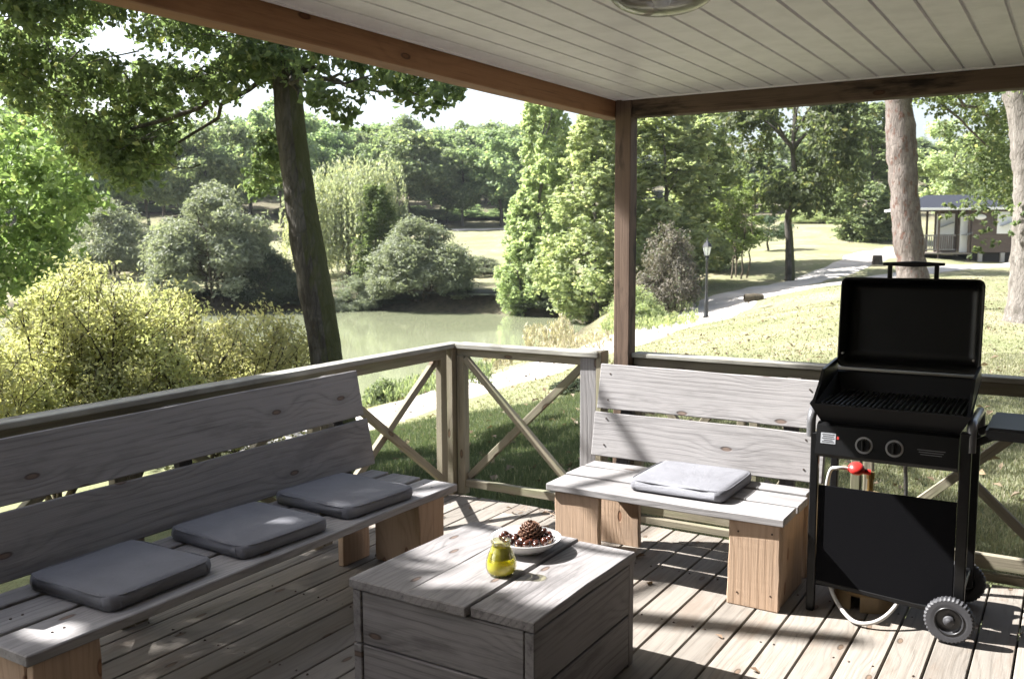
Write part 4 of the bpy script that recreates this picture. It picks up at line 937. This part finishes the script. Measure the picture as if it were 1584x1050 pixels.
# ---- light green tree at the left edge
def clumps_px(lst): return [(*at(u, v, d), r) for u, v, d, r in lst]
lst = []
for _ in range(120):
    u = RNG.uniform(-260, 130); v = RNG.uniform(190, 470)
    lim = 60+70*math.sin(max(0, min(1, (v-180)/260))*math.pi)
    if u > lim: continue
    lst.append((u, v, RNG.uniform(13, 16), RNG.uniform(.25, .5)))
cl = clumps_px(lst); P, N = fill(cl, 150, 1., .3, .85, 7)
bp = at(-90, 420, 14.5); bz = tz(bp[0], bp[1])
t = thing('young_tree', (bp[0], bp[1], bz), 'bright light green leafy tree cut by the left edge, behind the yellow shrub', 'tree')
link('crown', leaf_mesh('crown', P, N, .13, .085), F['oaklit'], t)
tr = [limb((bp[0], bp[1], bz-.2), (*at(-100, 120, 14.5),), .12, .03, .03, 9)]+[limb((bp[0], bp[1], bz+1.6+.12*k), cl[k*5 % len(cl)][:3], .035, .008, .08) for k in range(14)]
link('trunk', tubes_mesh('trunk', tr, 7, .05), B['far'], t)

# ---- yellow shrubs behind the left railing: branched by recursion
def shrub(base, dome, dirs, L0, r0, levels, leafn, L, leaf, mat, label):
    lines = []; LP = []; LN = []
    def grow(p, d, l, r, lv):
        n = 6; pts = [p]; dd = d.copy()
        for _ in range(n-1):
            dd = dd+RNG.normal(size=3)*.13+np.array([0, 0, .05]); dd /= np.linalg.norm(dd); pts.append(pts[-1]+dd*l/(n-1))
        pts = np.array(pts); e2_ = (((pts-np.array(base))/np.array(dome))**2).sum(1); ok_ = int(np.argmax(e2_ > 1)) if (e2_ > 1).any() else n
        if ok_ < 2: return
        pts = pts[:ok_]; n = ok_; lines.append((pts, np.linspace(r, r*.6, n)))
        if lv <= 1:
            m = leafn*2 if lv == 0 else leafn; t = RNG.uniform(.05, 1.1, m); q = np.stack([np.interp(t, np.linspace(0, 1, n), pts[:, i]) for i in range(3)], 1)+RNG.normal(size=(m, 3))*.06
            LP.append(q); LN.append(RNG.normal(size=(m, 3))*.7+np.array([0, 0, .5]))
        if lv > 0:
            for k in range(RNG.integers(3, 5)):
                t = RNG.uniform(.35, 1.); q = np.array([np.interp(t, np.linspace(0, 1, n), pts[:, i]) for i in range(3)])
                e = dd+RNG.normal(size=3)*.55; e[2] = max(e[2], .05); e /= np.linalg.norm(e); grow(q, e, l*RNG.uniform(.55, .8), r*.55, lv-1)
            grow(pts[-1], dd, l*.75, r*.6, lv-1)
    for d in dirs: d = np.array(d, float); grow(np.array(base), d/np.linalg.norm(d), L0*RNG.uniform(.85, 1.15), r0, levels)
    t = thing('yellow_shrub', base, label, 'shrub', 'yellow leaved shrubs behind the left railing')
    link('stems', tubes_mesh('stems', lines, 5), B['shrub'], t)
    LP = [q for q in LP]; link('foliage', leaf_mesh('foliage', np.concatenate(LP), np.concatenate(LN), leaf, leaf*.42, .15), mat, t)
RV, HV = np.array(CR), np.array(_h)
def shb(u, d, zb, spread, nd, L0, label, vt=385, rh=1.35):
    def dome(z): return (rh, rh, float(at(u, vt, d)[2])-z)
    p = at(u, 600, d); z = tz(p[0], p[1]); ds = []
    for k in range(nd):
        a = 2*math.pi*k/nd+.4; ds.append(RV*math.cos(a)*spread+HV*math.sin(a)*spread*.8+np.array([0, 0, 1.]))
    shrub((p[0], p[1], z+zb), dome(z), ds, L0, .03, 3, 25, .3, .052, F['yellow'], label)
shb(80, 8.6, .0, .55, 6, 1.05, 'yellow green shrub with dark forking stems, left one of the pair behind the long bench', 384, 1.5)
shb(190, 8.9, .0, .62, 6, 1.05, 'yellow green shrub with dark stems, right one of the pair and nearer the pond', 395, 1.45)
shb(325, 9.4, .0, .75, 6, .9, 'lower yellow green shrub spreading towards the leaning trunk', 438, 1.6)

# ---- the leaning oak and the tall oak at the left; their crowns shade the deck
tk = np.array([at(u, v, 9.) for u, v in [(548, 790), (528, 690), (508, 575), (492, 470), (474, 370), (460, 280), (450, 200), (444, 120), (438, 20), (430, -120), (424, -300), (418, -520)]])
tr_r = np.interp(np.arange(12), [0, 1, 2, 3, 5, 7, 9, 11], [.23, .185, .165, .158, .150, .135, .105, .05])
gz = tz(tk[0, 0], tk[0, 1]); tk[0, 2] = gz-.15
q = np.linspace(0, 11, 60); tkf = np.stack([np.interp(q, np.arange(12), tk[:, i]) for i in range(3)], 1); rf = np.interp(q, np.arange(12), tr_r)*(1+.03*np.sin(q*2.1))
t_oak = thing('oak_tree', (tk[0, 0], tk[0, 1], gz), 'dark leaning oak trunk with moss on its right side between railing and pond', 'tree')
lm = [(tkf, rf)]
vis = []   # foliage seen under the roof edge: (u, v, depth, radius)
def area(n, u0, u1, v0, v1, d0, d1, r0, r1, gaps=(), lim=None):
    for _ in range(n):
        u, v = RNG.uniform(u0, u1), RNG.uniform(v0, v1)
        if lim and not lim(u, v): continue
        if any(math.hypot((u-a), (v-b)) < g for a, b, g in gaps): continue
        vis.append((u, v, RNG.uniform(d0, d1), RNG.uniform(r0, r1)))
GAPS = [(145, 62, 34), (215, 18, 26), (95, 60, 18), (170, 45, 26), (305, 95, 32), (285, 82, 26), (395, 140, 30), (235, 88, 10), (50, 40, 14), (120, 12, 16), (265, 20, 18), (330, 45, 16), (20, 90, 16), (75, 110, 14), (190, 95, 14), (360, 60, 14)]
for u, v in [(500, 82), (525, 92), (548, 98), (570, 100), (590, 112), (612, 118), (632, 112), (655, 128), (675, 135), (692, 142), (668, 158), (645, 150), (560, 132), (706, 132), (620, 140), (480, 108), (500, 150), (515, 168), (488, 140), (540, 178)]: vis.append((u, v, RNG.uniform(7.6, 8.4), .13))
for u, v in [(420, 85), (445, 100), (395, 95), (370, 85), (345, 90), (330, 120), (355, 125), (345, 145), (415, 115), (465, 85), (425, 95), (372, 110), (318, 135), (405, 105)]: vis.append((u, v, RNG.uniform(8.3, 9.3), .15))
area(108, -60, 400, -30, 130, 8.2, 10.5, .12, .24, GAPS)
area(72, 10, 340, 110, 255, 8.8, 10.8, .11, .22, GAPS+[(320, 225, 40), (60, 210, 40)], lambda u, v: v < 175+75*math.sin((u-30)/290*math.pi))
area(40, 150, 260, 200, 300, 9.2, 10.5, .10, .17, (), lambda u, v: abs(u-200) < (305-v)*.9)
area(14, 395, 440, 200, 290, 10, 11, .10, .16)
# clumps above the frame that only shade the deck
def sunray(x, y, z, hgt): k = (hgt-z)/SUN[2]; return np.array([x, y, z])+SUN*k
hi = []
for _ in range(250):
    d = unit(1)[0]; q = RNG.uniform(.2, 1.)**.4; hi.append((tk[8, 0]+.3+d[0]*q*3.4, tk[8, 1]+d[1]*q*3.6, 7.2+d[2]*q*2.6, RNG.uniform(.28, .45)))
lit = [  # (point on the deck that the sun reaches, radius of the gap in the crowns)
    (-1.6, 4.2, .45, .95), (-2.0, 4.2, .45, .7), (-1.2, 4.2, .45, .8), (-1.7, 4.55, .8, .5), (-1.2, 3.6, 0, .75), (-1.55, 3.5, 0, .55), (-.7, 3.65, 0, .7), (-1.0, 3.15, 0, .5), (-.5, 3.4, 0, .4), (-.3, 3.8, 0, .4), (-2.75, 3.55, .45, .30), (-2.9, 4.4, 0, .55), (-2.6, 4.6, .3, .5),
    (-2.9, 4.83, .97, .6), (-3.4, 4.6, .97, .4), (-1.62, 2.75, .45, .17), (-1.9, 3.0, .45, .16), (-1.55, 3.05, .45, .10), (-1.85, 2.55, .45, .08), (-2.74, 2.66, .48, .05), (-2.68, 1.62, .43, .09), (-1.0, 3.1, 0, .22), (-2.15, 4.85, 1.3, .35), (-3.4, 3.9, .95, .18), (-.6, 4.0, .3, .35)]
def deck_hit(P):
    """where the shadow of each point falls on the level z=.3, deck side"""
    k = (P[:, 2]-.3)/SUN[2]; return P[:, 0]-SUN[0]*k, P[:, 1]-SUN[1]*k
def open_gaps(P, N):
    keep = np.ones(len(P), bool)
    for x, y, z, r in lit:
        w = P-np.array([x, y, z]); along = w @ SUN; perp = np.linalg.norm(w-along[:, None]*SUN, axis=1)
        keep &= ~((perp < r*RNG.normal(1., .07, len(P))) & (along > 0))
    return P[keep], N[keep]
cl = clumps_px(vis)
P1, N1 = fill(cl, 120, 1.05, .25, .8, 5, .42); P2, N2 = fill(hi, 150, 1., .3, .7, 7)
P, N = open_gaps(np.vstack([P1, P2]), np.vstack([N1, N2]))
link('crown', leaf_mesh('crown', P, N, .08, .047, .2), F['oak'], t_oak)
for k in range(11):
    c = cl[RNG.integers(len(cl))] if k > 4 else cl[k*4]; c = np.array(c[:3]); zs = min(max(c[2]+.1, 3.35), 5.5)
    b = np.array([np.interp(zs, tkf[:, 2], tkf[:, i]) for i in range(3)])
    lm.append(limb(b, c, .03, .005, .06, 10))
for k in range(90):   # fine twigs among the leaves
    c = np.array(cl[RNG.integers(len(cl))][:3]); b = np.array([np.interp(c[2]+.3, tkf[:, 2], tkf[:, i]) for i in range(3)]); e = (b-c)/np.linalg.norm(b-c)+RNG.normal(size=3)*.3
    lm.append(limb(c+e*RNG.uniform(.2, .45), c-e*.15+RNG.normal(size=3)*.1, .008, .002, .1, 6))
for k in range(14):
    c = np.array(hi[k][:3]); zs = min(5+.3*k, 9.); b = np.array([np.interp(zs, tkf[:, 2], tkf[:, i]) for i in range(3)]); lm.append(limb(b, c, .06, .012, .06, 8))
org = np.array([tk[3, 0], tk[3, 1], 0])
me = tubes_mesh('trunk', lm, 16, .025); link('trunk', me, B['oak'], t_oak)

# second oak, its trunk outside the picture to the left
lb = np.array([-8.6, 1.3]); lz = tz(*lb)
t2_ = thing('oak_tree', (lb[0], lb[1], lz), 'dark oak foliage hanging in at the top left corner, its trunk out of view', 'tree')
hi2 = []
for _ in range(950):
    d = unit(1)[0]; q = RNG.uniform(.15, 1.)**.4; hi2.append((lb[0]+d[0]*q*3.3, lb[1]+.5+d[1]*q*3.5, 5.7+d[2]*q*3.0, RNG.uniform(.28, .45)))
P, N = fill(hi2, 170, 1., .3, .7, 7); P, N = open_gaps(P, N)
link('crown', leaf_mesh('crown', P, N, .085, .05, .2), F['oak'], t2_)
lm = [limb((lb[0], lb[1], lz-.2), (lb[0]+.3, lb[1]+.4, 7.6), .22, .06, .02, 12)]
for k in range(24):
    c = np.array(hi2[k][:3]); lm.append(limb((lb[0]+.1, lb[1]+.15, 3+.17*k), c, .06, .012, .07, 8))
link('trunk', tubes_mesh('trunk', lm, 12, .03), B['oak'], t2_)

# ---- the two big trunks on the right
def big_trunk(pxs, d, radii, bk, label, crown_list, name='oak_tree', leaf=.11, mat='oak', per=150):
    p = np.array([at(u, v, d) for u, v in pxs]); b = p[0]; z = tz(b[0], b[1]); p[0, 2] = z-.15
    q = np.linspace(0, len(p)-1, 50); pf = np.stack([np.interp(q, np.arange(len(p)), p[:, i]) for i in range(3)], 1); rf = np.interp(q, np.arange(len(p)), radii)
    t = thing(name, (b[0], b[1], z), label, 'tree')
    cl = clumps_px(crown_list); lm = [(pf, rf*(1+.04*np.sin(q*3.3)+.03*RNG.normal(size=50)))]
    for k in range(12):
        c = np.array(max((cl[RNG.integers(len(cl))] for _ in range(3)), key=lambda q_: q_[2])[:3]); zs = max(min(c[2], pf[-1, 2])-.2, pf[37, 2]); s_ = np.array([np.interp(zs, pf[:, 2], pf[:, i]) for i in range(3)]); lm.append(limb(s_, c, .05, .008, .10, 10))
    link('trunk', tubes_mesh('trunk', lm, 14, .03), bk, t)
    P, N = fill(cl, per, 1., .3, .8, 7); link('crown', leaf_mesh('crown', P, N, leaf, leaf*.6), F[mat], t)
c1 = [(RNG.uniform(1405, 1640), RNG.uniform(-80, 150), RNG.uniform(18, 24), RNG.uniform(.3, .6)) for _ in range(70)]
c1 += [(RNG.uniform(1440, 1590), RNG.uniform(150, 320), RNG.uniform(19, 24), RNG.uniform(.25, .5)) for _ in range(75)]
c1 = [c for c in c1 if not (c[0] < 1500 and c[1] > 215 and c[0]+.5*c[1] < 1640) and math.hypot(c[0]-1478, c[1]-180) > 24 and math.hypot(c[0]-1440, c[1]-205) > 22]
c1 += [(u, v, 19., .16) for u, v in [(1510, 322), (1530, 330), (1545, 342), (1528, 352), (1512, 362), (1498, 340), (1535, 372), (1516, 380), (1480, 330), (1462, 336), (1470, 318), (1505, 392)]]
big_trunk([(1418, 482), (1412, 430), (1406, 380), (1400, 320), (1396, 250), (1392, 190), (1388, 120), (1384, 20), (1380, -200)], 20., [.40, .32, .305, .295, .30, .30, .29, .26, .12], B['pink'], 'thick pinkish grey trunk with reddish patches standing behind the barbecue lid', c1)
c2 = [(RNG.uniform(1560, 1900), RNG.uniform(-250, 120), RNG.uniform(15, 20), RNG.uniform(.3, .55)) for _ in range(80)]+[(1560, 330, 16.8, .12), (1572, 345, 16.8, .12), (1580, 322, 16.8, .12), (1566, 362, 16.8, .1)]
big_trunk([(1590, 508), (1588, 470), (1590, 400), (1592, 320), (1590, 250), (1584, 200), (1574, 140), (1565, 60), (1555, -150)], 17., [.44, .34, .285, .265, .26, .255, .25, .22, .12], B['pale'], 'pale grey trunk leaning at the right edge of the picture', c2, per=110)

# ---- reeds and dry plumes on the near bank
def plumes(n, u0, u1, v0, v1, h0, h1, name, label, mat, nb=26, leafL=.10):
    P = []; T = []; Ls = []
    for _ in range(n):
        u, v = RNG.uniform(u0, u1), RNG.uniform(v0, v1); b = onz(u, v, -1.6); z = tz(b[0], b[1]); h = RNG.uniform(h0, h1); ln_ = RNG.normal(size=2)*.14*h
        t = RNG.uniform(0, 1, nb)**.7; q = np.stack([b[0]+ln_[0]*t*t+RNG.normal(size=nb)*.035, b[1]+ln_[1]*t*t+RNG.normal(size=nb)*.035, z+h*t], 1); P.append(q); T.append(np.tile([ln_[0], ln_[1], h], (nb, 1)))
    P = np.concatenate(P); T = np.concatenate(T); T /= np.linalg.norm(T, axis=1)[:, None]
    return tag(link(name, leaf_mesh(name, P, RNG.normal(size=P.shape)*np.array([1, 1, .3]), leafL, leafL*.22, .1, T, .3), mat), kind='stuff')
plumes(42, 815, 885, 528, 545, .5, .95, 'dry_reeds', '', F['reed'], 34, .17)
plumes(110, 740, 945, 532, 558, .15, .4, 'dry_reeds', '', F['reed'], 22, .13)
plumes(160, 560, 760, 572, 622, .2, .5, 'bank_weeds', '', F['wood'], 22, .13)
plumes(260, 930, 1080, 488, 522, .15, .45, 'bank_weeds', '', F['poplar'], 22, .14)

X, Y = scat(1400, 600, 1640, 6, 36, 1.3); n = len(X)
P = np.stack([X, Y, TZ(X, Y)+.035], 1)
tag(link('fallen_leaves', leaf_mesh('fallen_leaves', P, RNG.normal(size=(n, 3))*.4+np.array([0, 0, 1]), .085, .055, .3), foliage('brown leaves on the lawn', (.10, .06, .03), (.26, .17, .09), None, .1)), kind='stuff')
# ------------------------------------------------------------------ lamp post on the path
lp = at(1092, 493, 33); lz = tz(lp[0], lp[1])
t = thing('lamp_post', (lp[0], lp[1], lz), 'black old-fashioned lamp post with a glass lantern beside the path', 'lamp post')
IR = plain('black iron', (.02, .021, .024), .4)
L0 = (lp[0], lp[1], lz)
link('pole', bm_mesh('pole', lathe([(0, -.1), (.11, -.1), (.11, .06), (.085, .12), (.075, .5), (.085, .54), (.06, .62), (.05, 1.0), (.042, 2.05), (.06, 2.08), (.045, 2.12), (.05, 2.2), (0, 2.2)], 12), True), IR, t, L0)
link('lantern_glass', bm_mesh('lantern_glass', lathe([(.09, 2.23), (.155, 2.54)], 6)), plain('frosted lantern glass', (.62, .66, .66), .3), t, L0)
link('lantern_base', bm_mesh('lantern_base', lathe([(0, 2.2), (.11, 2.2), (.11, 2.235), (0, 2.235)], 6)), IR, t, L0)
link('lantern_roof', bm_mesh('lantern_roof', lathe([(0, 2.535), (.185, 2.535), (.12, 2.66), (.06, 2.70), (.03, 2.76), (.02, 2.83), (0, 2.85)], 6)), IR, t, L0)
for k in range(6):
    a = 2*math.pi*k/6; bm = bmesh.new(); cyl(bm, (.092*math.cos(a), .092*math.sin(a), 2.23), (.157*math.cos(a), .157*math.sin(a), 2.54), .010, None, 5); link('glazing_bar', bm_mesh('glazing_bar', bm), IR, t, L0)
# log lying beside the path
lg = at(1166, 466, 34.5); z = tz(lg[0], lg[1])
t = thing('log', (lg[0], lg[1], z), 'short brown log lying at the edge of the path', 'log')
pts = np.array([lg+np.array(RV)*k*.5+np.array([0, 0, z-lg[2]+.12]) for k in (-.7, 0, .7)]); link('stem', tubes_mesh('stem', [(pts, [.15, .17, .13])], 9, .05), B['shrub'], t)

# ------------------------------------------------------------------ cabin
co_ = at(1500, 402, 49); cz = tz(co_[0], co_[1])+.05
e1 = np.array([CR[0]*.985-_h[0]*.17, CR[1]*.985-_h[1]*.17, 0]); e1 /= np.linalg.norm(e1); e2 = np.array([-e1[1], e1[0], 0])   # along the front, away from us
def cb(a, b, z): return Vector(co_+e1*a+e2*b+np.array([0, 0, z-co_[2]+cz]))
t = thing('cabin', cb(1, 1, 0), 'brown timber cabin with a white framed window and terrace at the top of the lawn', 'cabin')
SID = MW['siding']; WHT = plain('white frame paint', (.75, .75, .74), .4); GLS = plain('window glass', (.10, .12, .13), .08, 0, Specular_IOR_Level=.8)
EX1 = Vector(e1); EX2 = Vector(e2)
def cbar(name, a, b, w, th, mat, wdir=(0, 0, 1), parent=None): return plank(name, parent or t, mat, a, b, w, th, wdir, .004)
fz = .42
for k in range(15):   # siding boards of the front, open where the door stands
    z = fz+.075+k*.15
    cbar('siding_board', cb(.02, 0, z), cb(3.2, 0, z), .146, .03, SID, (0, .12, 1))
cbar('wall', cb(.0, 1.6, fz+1.13), cb(3.2, 1.6, fz+1.13), 2.24, 3.1, SID)
cbar('terrace_floor', cb(-3.3, 1.2, fz-.05), cb(0, 1.2, fz-.05), 2.6, .08, MW['deck'], EX2)
cbar('underfloor_shade', cb(.1, 1.6, .16), cb(3.1, 1.6, .16), .5, 2.9, plain('void shade', (.03, .028, .026), .9))  # solid block coloured dark for the shade beneath the cabin
for a in (-3.2, -1.6, -.1):
    cbar('terrace_post', cb(a, .02, -.2), cb(a, .02, fz+2.3), .1, .1, SID, EX1)
    cbar('terrace_post', cb(a, 2.4, -.2), cb(a, 2.4, fz+2.3), .1, .1, SID, EX1)
for a in (.5, 1.6, 2.8): cbar('pier', cb(a, .05, -.2), cb(a, .05, fz-.02), .2, .2, plain('concrete pier', (.32, .31, .29), .9), EX1)
for z in (fz+.9, fz+.15): cbar('terrace_rail', cb(-3.2, .0, z), cb(-.75, .0, z), .07, .04, MW['grey'])
for k in range(22): cbar('baluster', cb(-3.1+k*.105, .0, fz+.15), cb(-3.1+k*.105, .0, fz+.9), .05, .02, MW['grey'], EX1)
for k in range(16): cbar('baluster', cb(-3.2, .15+k*.14, fz+.15), cb(-3.2, .15+k*.14, fz+.9), .05, .02, MW['grey'], EX2)
# glazed double door on the terrace wall, window on the front
dr = cbar('door', cb(-.45, .35, fz+1.0), cb(.0, .35, fz+1.0), 2.0, .05, WHT)
for a in (-.34, -.11): cbar('pane', cb(a-.085, .32, fz+1.05), cb(a+.085, .32, fz+1.05), 1.75, .02, GLS, (0, 0, 1), dr)
cbar('wall_panel', cb(-1.6, .9, fz+1.13), cb(-.45, .9, fz+1.13), 2.24, .06, SID)
wn = cbar('window', cb(1.25, -.03, fz+1.55), cb(2.15, -.03, fz+1.55), 1.15, .06, WHT)
cbar('pane', cb(1.34, -.07, fz+1.55), cb(2.06, -.07, fz+1.55), .97, .02, GLS, (0, 0, 1), wn)
wn2 = cbar('window', cb(-1.5, .84, fz+1.5), cb(-.6, .84, fz+1.5), 1.1, .05, WHT); cbar('pane', cb(-1.42, .80, fz+1.5), cb(-.68, .80, fz+1.5), .95, .02, GLS, (0, 0, 1), wn2)
pl = Vector(cb(.42, -.03, fz+1.85)); bm = lathe([(0, .03), (.2, .025), (.24, 0), (0, 0)], 24); o = link('wall_plate', bm_mesh('wall_plate', bm, True), WHT, t, pl); o.rotation_euler = (Vector(-e2)).to_track_quat('Z', 'Y').to_euler(); o.scale = (1.25, .6, 1)
# low hipped roof
bm = bmesh.new(); z0 = fz+2.33
ev = [bm.verts.new(cb(a, b, z0)) for a, b in ((-3.6, -.35), (3.6, -.35), (3.6, 3.5), (-3.6, 3.5))]; ev2 = [bm.verts.new(cb(a, b, z0-.10)) for a, b in ((-3.6, -.35), (3.6, -.35), (3.6, 3.5), (-3.6, 3.5))]
rd = [bm.verts.new(cb(-1.9, 1.6, z0+.75)), bm.verts.new(cb(3.4, 1.6, z0+.75))]
for f in ((ev[0], ev[1], rd[1], rd[0]), (ev[1], ev[2], rd[1]), (ev[2], ev[3], rd[0], rd[1]), (ev[3], ev[0], rd[0])): bm.faces.new(f)
for q_ in range(4): bm.faces.new((ev2[q_], ev2[(q_+1) % 4], ev[(q_+1) % 4], ev[q_]))
bm.faces.new(ev2[::-1]); bmesh.ops.recalc_face_normals(bm, faces=bm.faces)
me = bm_mesh('roof', bm)
o = link('roof', me, plain('blue grey roofing', (.028, .031, .04), .95, 0, 12., .2, .01, Specular_IOR_Level=.1), t)
cbar('fascia', cb(-3.6, -.37, z0-.05), cb(3.6, -.37, z0-.05), .12, .03, WHT); cbar('fascia', cb(-3.615, -.34, z0-.05), cb(-3.615, 3.5, z0-.05), .12, .03, WHT)
# chair on the cabin terrace
c0 = cb(-1.3, .5, fz)
t = thing('chair', c0, 'small dark folding chair on the cabin terrace', 'chair')
for dx in (-.2, .2):
    for dy in (-.2, .2): plank('leg', t, MW['siding'], c0+EX1*dx+EX2*dy, c0+EX1*(-dx)+EX2*dy+Vector((0, 0, .45)), .04, .03, EX2)
plank('seat', t, MW['siding'], c0+EX1*-.24+Vector((0, 0, .46)), c0+EX1*.24+Vector((0, 0, .46)), .44, .03, EX2)
plank('backrest', t, MW['siding'], c0+EX1*.26+Vector((0, 0, .5)), c0+EX1*.36+Vector((0, 0, .95)), .44, .03, EX2)
# stump by the terrace
sp_ = at(1357, 408, 45); z = tz(sp_[0], sp_[1]); t = thing('tree_stump', (sp_[0], sp_[1], z), 'dark round stump at the corner of the cabin terrace', 'stump')
link('stem', bm_mesh('stem', lathe([(0, -.1), (.28, -.1), (.25, .1), (.22, .38), (.2, .42), (0, .42)], 12)), B['far'], t, (sp_[0], sp_[1], z))

# ------------------------------------------------------------------ small litter
P = []; lines = []
for k in range(34):
    b = np.array([-2.55+RNG.normal()*.10, 4.70+RNG.normal()*.05, .004+RNG.uniform(0, .012)]); d = unit(1)[0]*np.array([1, 1, .25]); d[2] = abs(d[2]); l = RNG.uniform(.05, .13)
    lines.append((np.array([b, b+d*l*.5, b+d*l+np.array([0, 0, -.005])]), [.0016, .0014, .0008]))
tag(link('dry_twigs', tubes_mesh('dry_twigs', lines, 4), plain('dry straw', (.36, .25, .17), .9)), kind='stuff')
n = 46; P = np.stack([RNG.uniform(-2.4, .2, n), RNG.uniform(1.8, 4.6, n), np.full(n, .006)], 1)
P[:12] = np.stack([RNG.uniform(-3.2, -2.2, 12), RNG.uniform(4.2, 4.75, 12), np.full(12, .006)], 1)
tag(link('fallen_leaves', leaf_mesh('fallen_leaves', P, RNG.normal(size=(n, 3))*.25+np.array([0, 0, 1]), .045, .026, .3), foliage('dry fallen leaves', (.14, .07, .03), (.30, .18, .09), None, .1)), kind='stuff')
